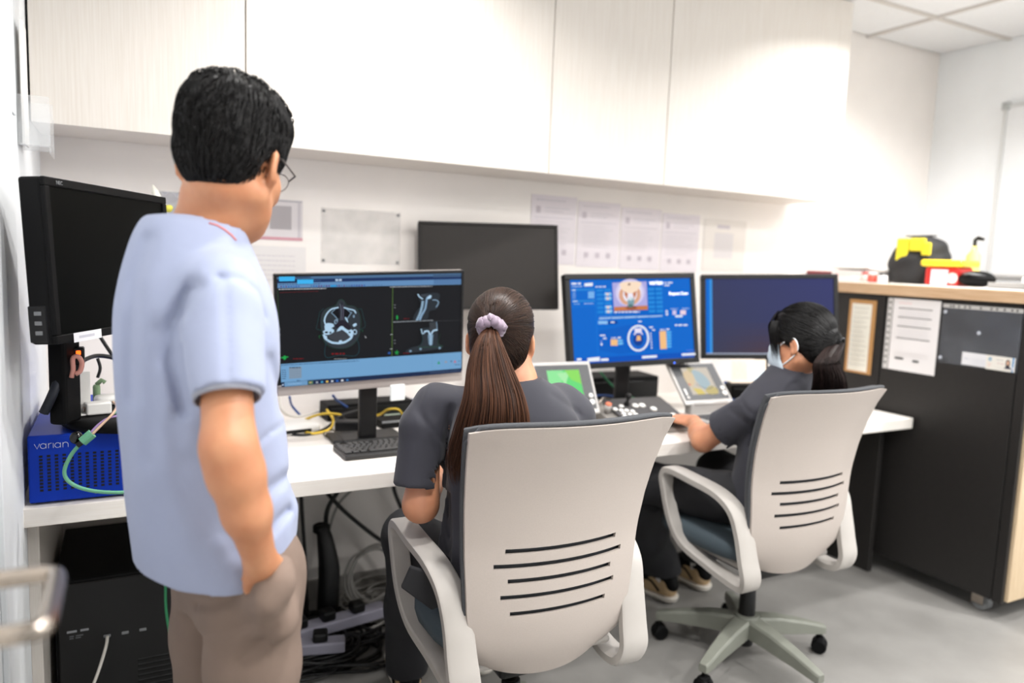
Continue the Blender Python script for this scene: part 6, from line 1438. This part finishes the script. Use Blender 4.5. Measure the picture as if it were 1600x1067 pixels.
def form(seed):
    def f(a):
        rr = random.Random(seed); a.dashes(.1, .75, .07, .02, (198, 192, 198), rr)
        a.rect(.1, .16, .2, .26, (190, 180, 188)); a.dashes(.3, .85, .18, .014, (196, 190, 196), rr); a.dashes(.3, .7, .23, .014, (196, 190, 196), rr)
        a.line([(.08, .32), (.92, .32)], .008, (186, 180, 188))
        for k in range(8): a.dashes(.12, rr.uniform(.6, .9), .38+.045*k, .010, (204, 198, 203), rr)
        for c in range(3): a.rect(.18+.26*c, .78, .28+.26*c, .86, (192, 182, 190))
    return f
names = ['first printed form from the left on the back wall', 'second printed form from the left on the back wall', 'third printed form from the left on the back wall', 'fourth printed form on the back wall, with a dark margin']
for k in range(4):
    wall_paper('printed_form', names[k], 1.548+.236*k, 1.548+.236*k+.228, 1.345-.005*k, 1.640-.012*k, (222, 214, 219), form(k), 'paper')
def note(a): a.rect(.3, .1, .6, .17, (196, 188, 194)); a.rect(.25, .25, .7, .75, (212, 206, 206))
wall_paper('printed_sheet', 'pale single sheet right of the printed forms', 2.515, 2.79, 1.34, 1.592, (225, 218, 212), note, 'paper')
wall_paper('printed_sheet', 'pale sheet partly hidden behind the skull scan monitor', .40, .60, 1.20, 1.375, (226, 222, 220), lambda a: [a.dashes(.1, .8, .2+.1*k, .02, (206, 200, 204), rnd) for k in range(6)] and None, 'paper')
wall_paper('acrylic_tag', 'small clear tag on the wall left of the man', .10, .19, 1.44, 1.545, (215, 212, 214), None, 'tag', m_=clear_mat('acrylic_tag', (212, 214, 222), .35, .1))
# ------------------------------------------------------------------ clear document rack high on the left wall
t = thing('document_rack', 'clear acrylic document rack high on the left wall', 'document rack', (XL, 2.30, 1.60))
M_acr = clear_mat('acrylic_clear', (232, 234, 236), .20, .08)
MB().rbox(.001, .004, -.06, .06, .0, .52, .001, 1).build('back_plate', M_acr, t); MB().rbox(.068, .071, -.06, .06, -.02, .08, .001, 1).build('front_lip', M_acr, t); MB().rbox(.001, .071, -.06, .06, -.004, .0, .001, 1, Matrix.Shear('XY', 4, (0, 0))).build('floor_plate', M_acr, t)
for y in (-.06, .057): MB().rbox(.003, .070, y, y+.003, -.004, .12, .001, 1).build('side_plate', M_acr, t)
MB().rbox(.010, .016, -.05, .05, .002, .30, .001, 1).build('paper_stack', M_paper, t)
t = thing('notice_sheet', 'large white notice sheet on the left wall at the frame edge', 'notice', (XL+.0005, 2.14, 1.80)); MB().rbox(0, .003, -.06, .06, -.14, .16, .001, 1).build('sheet', mat('notice_white', (226, 230, 234), .5), t)
# ------------------------------------------------------------------ door leaf and lever handle at the left edge
d1 = structure(MB().rbox(XL+.05, XL+.09, -.02, .985, .01, 2.1, .002, 1).build('door_1', mat('door_white', (226, 224, 220), .5, var=.03)))
t = thing('lever_handle', 'polished steel lever door handle close to the camera', 'door handle', (XL+.09, .78, 1.0))
LX = .068
MB().tube(spline([(.003, 0, 0), (LX-.016, 0, 0), (LX-.004, .004, 0), (LX, .018, 0), (LX+.001, .07, 0), (LX+.001, .120, 0), (LX-.004, .133, 0), (LX-.016, .138, 0), (.012, .138, 0)], 6), .0098, 18).build('lever', M_steel, t, True)
MB().lathe([(0, 0), (.026, 0), (.026, .006), (.022, .008), (0, .008)], 32, Matrix.Rotation(R(90), 4, 'Y'), cap=False).build('rose', M_steel, t, True)

# ------------------------------------------------------------------ things on the counter top
CT = 1.3150
def at_y(x, y): return (x, y, CT)
t = thing('carton', 'dark red flat carton at the far end of the counter top', 'box', (3.32, 2.70, CT)); MB().rbox(-.11, .11, -.085, .085, 0, .045, .002, 1).build('box', mat('carton_red', (184, 30, 38), .5, var=.08), t); MB().rbox(-.111, -.02, -.086, .086, .010, .044, .001, 1).build('maroon_sleeve', mat('carton_maroon', (110, 28, 38), .5), t)
t = thing('tissue_carton', 'white open carton with papers on the counter top', 'box', (3.30, 2.52, CT)); MB().rbox(-.10, .10, -.10, .10, 0, .055, .003, 1).build('box', mat('carton_white', (236, 230, 228), .6, var=.03), t); MB().rbox(-.11, .11, -.12, .12, .056, .075, .006, 2, Matrix.Rotation(R(4), 4, 'Y')).build('paper_pile', M_paper, t); 
a = Art(lambda u, v: ((u-.5)*.18, (.5-v)*.04)); a.rect(0, 0, 1, 1, (236, 230, 228)); a.rect(.1, .2, .9, .4, (236, 190, 188)); a.rect(.1, .55, .6, .7, (240, 205, 200)); a.build('print', t, Matrix.Translation((-.101, 0, .028)) @ Matrix.Rotation(R(-90), 4, 'Z'), False)
# black kit bag with yellow panels
t = thing('kit_bag', 'black kit bag with bright yellow panels on the counter top', 'bag', (3.42, 2.29, CT))
v = Vol((3.24, 2.12, CT-.01), (3.60, 2.48, CT+.30), .007); v.ell((3.42, 2.30, CT+.10), (.12, .14, .125), None, 0); v.ell((3.42, 2.30, CT+.03), (.12, .13, .07), None, .03); v.ell((3.42, 2.27, CT+.175), (.085, .085, .055), None, .03); v.cut((0, 0, CT+.001), (0, 0, -1)); v.ripple(.005, 30, 26, 40, .5); v.mesh('bag_body', mat('nylon_black', (30, 30, 32), .7, var=.2), t, 1)
MB().rbox(-.012, .012, -.06, .09, .0, .006, .002, 1).build('handle_strap', M_blackm, t).location = (0, 0, .228)
M_hv = mat('hi_vis_yellow', (232, 216, 44), .6, var=.1)
for k, (y, z, sy, sz) in enumerate(((.03, .16, .030, .055), (-.045, .185, .040, .030), (-.09, .165, .022, .03))):
    MB().rbox(-.012, .004, y-sy, y+sy, z-sz, z+sz, .007, 2).build('yellow_panel', M_hv, t).location = (-.102, 0, 0)
# sharps container
t = thing('sharps_bin', 'red sharps container with yellow lid and white label on the counter top', 'sharps container', (3.32, 2.085, CT), R(5))
MB().rbox(-.065, .065, -.075, .075, 0, .085, .012, 2).build('bin', mat('bin_red', (206, 40, 34), .4, var=.05), t); MB().rbox(-.082, .082, -.095, .092, .085, .115, .012, 3).build('lid', mat('lid_yellow', (240, 206, 40), .4, var=.05), t)
MB().rbox(-.068, -.065, -.030, .045, .004, .072, .001, 1).build('label', mat('label_lilac', (222, 220, 232), .6), t); MB().lathe([(0, 0), (.024, 0), (.024, .002), (0, .002)], 16, Matrix.Translation((-.0665, -.05, .035)) @ Matrix.Rotation(R(-90), 4, 'Y'), cap=False).build('warning_sticker', mat('sticker_pale', (240, 214, 206), .6), t)
# pump bottle behind it
t = thing('pump_bottle', 'yellow bottle with black pump head behind the sharps container', 'bottle', (3.50, 2.09, CT)); MB().lathe([(0, 0), (.028, 0), (.03, .01), (.03, .14), (.014, .165), (.012, .185), (0, .186)], 20, cap=False).build('bottle', mat('bottle_pale_yellow', (232, 214, 120), .35), t, True); MB().tube([(0, 0, .18), (0, 0, .215), (-.01, -.02, .222), (-.02, -.05, .216)], [.008, .008, .010, .007], 10).build('pump', M_black, t, True)
for k, (y, x, c, lab) in enumerate(((2.42, 3.20, (226, 196, 190), 'small pale jar with red cap nearest the white carton'), (2.36, 3.17, (206, 84, 70), 'small red jar beside the kit bag'), (2.30, 3.16, (226, 222, 220), 'small white jar at the counter edge before the kit bag'))):
    t = thing('jar', lab, 'jar', (x, y, CT)); MB().lathe([(0, 0), (.020, 0), (.022, .004), (.022, .032), (.018, .036), (0, .036)], 18, cap=False).build('body', mat('jar_%d' % k, c, .35), t, True); MB().lathe([(0, .036), (.019, .036), (.019, .047), (0, .048)], 18, cap=False).build('cap', mat('jar_cap_%d' % k, ((180, 50, 44), (226, 220, 216), (40, 40, 42))[k], .4), t, True)
t = thing('headset_pouch', 'rounded black pouch lying on the counter right of the sharps container', 'pouch', (3.30, 1.945, CT)); v = Vol((3.2, 1.84, CT-.01), (3.4, 2.05, CT+.1), .006); v.ell((3.30, 1.945, CT+.035), (.06, .075, .036), None, 0); v.cut((0, 0, CT+.001), (0, 0, -1)); v.mesh('pouch_body', M_blackm, t, 1)
MB().tube([(-.03, -.05, .05), (-.06, -.0, .058), (-.03, .05, .05)], .004, 8).build('zip', M_greyp, t, True)
t = thing('document_tray', 'flat grey document tray with papers on the counter', 'tray', (3.36, 1.80, CT)); MB().rbox(-.11, .11, -.11, .07, 0, .006, .002, 1).rbox(-.11, -.104, -.11, .07, 0, .025, .001, 1).rbox(.104, .11, -.11, .07, 0, .025, .001, 1).build('tray', mat('tray_grey', (150, 148, 146), .5), t); MB().rbox(-.09, .09, -.10, .06, .0065, .018, .001, 1).build('papers', mat('papers_cream', (224, 214, 196), .8), t)
t = thing('webcam', 'small black camera with a white lens ring at the counter end', 'camera', (3.28, 1.70, CT)); MB().rbox(-.03, .03, -.035, .035, .012, .065, .012, 2).build('body', M_black, t); MB().lathe([(.010, 0), (.016, 0), (.016, .01), (.010, .01)], 18, Matrix.Translation((-.03, .015, .04)) @ Matrix.Rotation(R(-90), 4, 'Y'), cap=False).build('lens_ring', M_white, t, True); MB().lathe([(0, 0), (.025, 0), (.025, .008), (.012, .014), (0, .014)], 18, cap=False).build('foot', M_black, t, True)

# ------------------------------------------------------------------ under the desk
t = thing('computer_tower', 'black computer tower with pale label under the left end of the desk', 'computer', (-.185, 2.27, 0))
MB().rbox(0, .36, 0, .44, .012, .44, .006, 2).build('case', M_blackm, t); MB().rbox(.008, .352, -.006, .002, .03, .43, .003, 1).build('front_panel', mat('tower_front', (12, 12, 13), .5), t)
for x in (.03, .3): 
    for y in (.05, .38): MB().lathe([(0, 0), (.014, 0), (.014, .012), (0, .012)], 12, Matrix.Translation((x, y, 0)), cap=False).build('foot', M_black, t)
for k in range(8): MB().rbox(.20, .34, -.0075, -.005, .06+.016*k, .068+.016*k, .001, 1).build('vent_slat', M_black, t)
a = Art(lambda u, v: ((u-.5)*.055, (.5-v)*.03)); rr = random.Random(8); a.dashes(0, .95, .15, .22, (150, 152, 156), rr); a.dashes(.1, .7, .6, .12, (96, 98, 102), rr); a.dashes(.1, .6, .8, .12, (96, 98, 102), rr); a.build('label_print', t, Matrix.Translation((.055, -.0066, .285)), False)
for x in (.115, .16, .205): MB().rbox(x, x+.018, -.008, -.005, .262, .270, .001, 1).build('socket', M_greyp, t)
t = thing('backpack', 'black backpack slumped beside the computer tower under the desk', 'backpack', (.30, 2.36, 0))
v = Vol((.16, 2.18, -.01), (.48, 2.58, .52), .008); v.ell((.30, 2.38, .20), (.12, .13, .20), None, 0); v.ell((.30, 2.38, .08), (.13, .14, .09), None, .04); v.ell((.30, 2.28, .16), (.09, .05, .11), None, .03); v.cut((0, 0, .002), (0, 0, -1)); v.ripple(.006, 26, 22, 24, .2); v.mesh('bag_body', mat('nylon_bag_black', (18, 18, 19), .75, var=.2), t, 1)
MB().tube(spline([(-.04, -.02, .39), (-.03, -.03, .435), (.02, -.03, .435), (.03, -.02, .39)], 5), .008, 8).build('haul_loop', M_blackm, t, True); MB().tube(spline([(-.07, -.13, .12), (-.04, -.155, .24), (.04, -.155, .24), (.07, -.13, .12)], 5), .003, 6).build('zip', M_greyp, t, True)
cable('network_cable', 'white cable plugged into the computer tower', [(-.06, 2.255, .268), (-.065, 2.22, .25), (-.09, 2.17, .19), (-.13, 2.12, .12), (-.17, 2.06, .05), (-.20, 2.0, .012), (-.19, 1.9, .008)], .0042, M_cwht)
cable('network_cable', 'long green cable hanging from the desk in front of the backpack', [(.10, 2.16, .69), (.085, 2.15, .45), (.09, 2.15, .32), (.12, 2.13, .20), (.14, 2.10, .08), (.12, 2.0, .008), (.0, 1.9, .008)], .0040, M_cgrn2)
cable('network_cable', 'green plugged cable at the foot of the backpack', [(.20, 2.17, .22), (.20, 2.165, .20), (.195, 2.16, .10), (.19, 2.12, .01), (.30, 2.05, .008)], .0036, M_cgrn2)
hang = [('black cable hanging straight down left of the cable bundle', [(0.490, 2.66, .69), (0.510, 2.66, .50), (0.530, 2.64, .36), (0.540, 2.60, .20), (0.550, 2.56, .03)], .008),
        ('black cable hanging behind the man beside the bundle', [(0.550, 2.69, .69), (0.560, 2.69, .50), (0.565, 2.68, .38), (0.570, 2.65, .22), (0.570, 2.62, .03)], .007),
        ('black cable crossing the bundle to the right', [(0.590, 2.74, .69), (0.630, 2.74, .52), (0.710, 2.74, .40), (0.830, 2.73, .28), (0.950, 2.68, .18), (1.040, 2.64, .03)], .008),
        ('black cable crossing the bundle to the left', [(0.830, 2.71, .69), (0.790, 2.71, .56), (0.710, 2.71, .47), (0.660, 2.71, .38), (0.670, 2.71, .22), (0.680, 2.70, .03)], .009),
        ('wavy dark cable hanging down on the right of the bundle', [(0.910, 2.74, .69), (0.950, 2.74, .58), (0.930, 2.74, .46), (0.970, 2.72, .34), (1.050, 2.70, .20), (1.110, 2.66, .03)], .008),
        ('thin grey cable hanging behind the bundle', [(0.870, 2.76, .69), (0.890, 2.76, .60), (0.810, 2.76, .48), (0.710, 2.76, .38), (0.670, 2.74, .2), (0.710, 2.70, .02)], .005)]
for lab, pts, r in hang: cable('power_cable', lab, pts, r, M_cgry if 'grey' in lab else M_cblk)
t = thing('cable_sleeve', 'thick black cable bundle tied together under the desk', 'cable bundle', (.63, 2.63, 0)); MB().tube(spline([(0, .03, .36), (.01, .01, .30), (.02, -.01, .20), (.015, -.02, .10), (.01, -.03, .02)], 5), [.022+.018*min(1, k/10) for k in range(21)], 12).build('bundle', M_cblk, t, True); MB().lathe([(.026, .33), (.032, .335), (.032, .355), (.026, .36)], 16, Matrix.Translation((0, .03, 0)), cap=False).build('strap', M_black, t, True)
# floor heaps nobody could count
rng = random.Random(31)
def heap(name, label, cx, cy, n, r, rx, ry, m_, zmax):
    mb = MB()
    for k in range(n):
        x0, y0 = cx+rng.uniform(-.5, .5)*rx, cy+rng.uniform(-.5, .5)*ry; a0 = rng.uniform(0, 6.28); pts = []; rad = rng.uniform(.06, .15); z = rng.uniform(r, zmax)
        for i in range(14):
            a = a0+i*.62; q = 1+.25*math.sin(i*1.3+k); pts.append((x0+rad*q*math.cos(a)*1.2-cx, y0+rad*q*math.sin(a)*.8-cy, max(r, z+.018*math.sin(i*.9+k))))
        mb.tube(spline(pts, 3), r, 5)
    o = mb.build(name, m_, None, True); o.location = (cx, cy, 0); tag(o, label, 'cables', kind='stuff')
heap('cable_heap', 'tangled black cables heaped on the floor under the desk', .58, 2.43, 34, .0052, .20, .20, M_cblk, .05)
heap('cable_heap', 'tangled grey cables coiled on the floor beside the white socket strip', .94, 2.60, 26, .0052, .30, .18, M_cgry, .07)
cable('cable_coil', 'grey cable coiled in upright loops under the desk', [(.80+.012*(a/8)+.10*math.cos(a*.785), 2.60+.010*(a/8)+.015*math.sin(a*.5), .145+.115*math.sin(a*.785)) for a in range(34)], .0055, M_cgry)
t = thing('socket_strip', 'white extension socket strip with black plugs among the floor cables', 'extension socket', (.62, 2.44, .062), R(10)); MB().rbox(-.20, .20, -.032, .032, 0, .04, .006, 2).build('housing', mat('strip_lilac_white', (150, 148, 162), .45), t)
for x in (-.12, -.02, .09): MB().rbox(x-.024, x+.024, -.024, .024, .04, .075, .008, 2).build('plug', M_black, t)
t = thing('socket_strip', 'second white extension socket strip lying flat nearer the man', 'extension socket', (.50, 2.33, .058), R(-14)); MB().rbox(-.13, .13, -.028, .028, 0, .038, .006, 2).build('housing', mat('strip_lilac_white', (150, 148, 162), .45), t)
for x in (-.06, .05): MB().rbox(x-.024, x+.024, -.024, .024, .038, .07, .008, 2).build('plug', M_black, t)
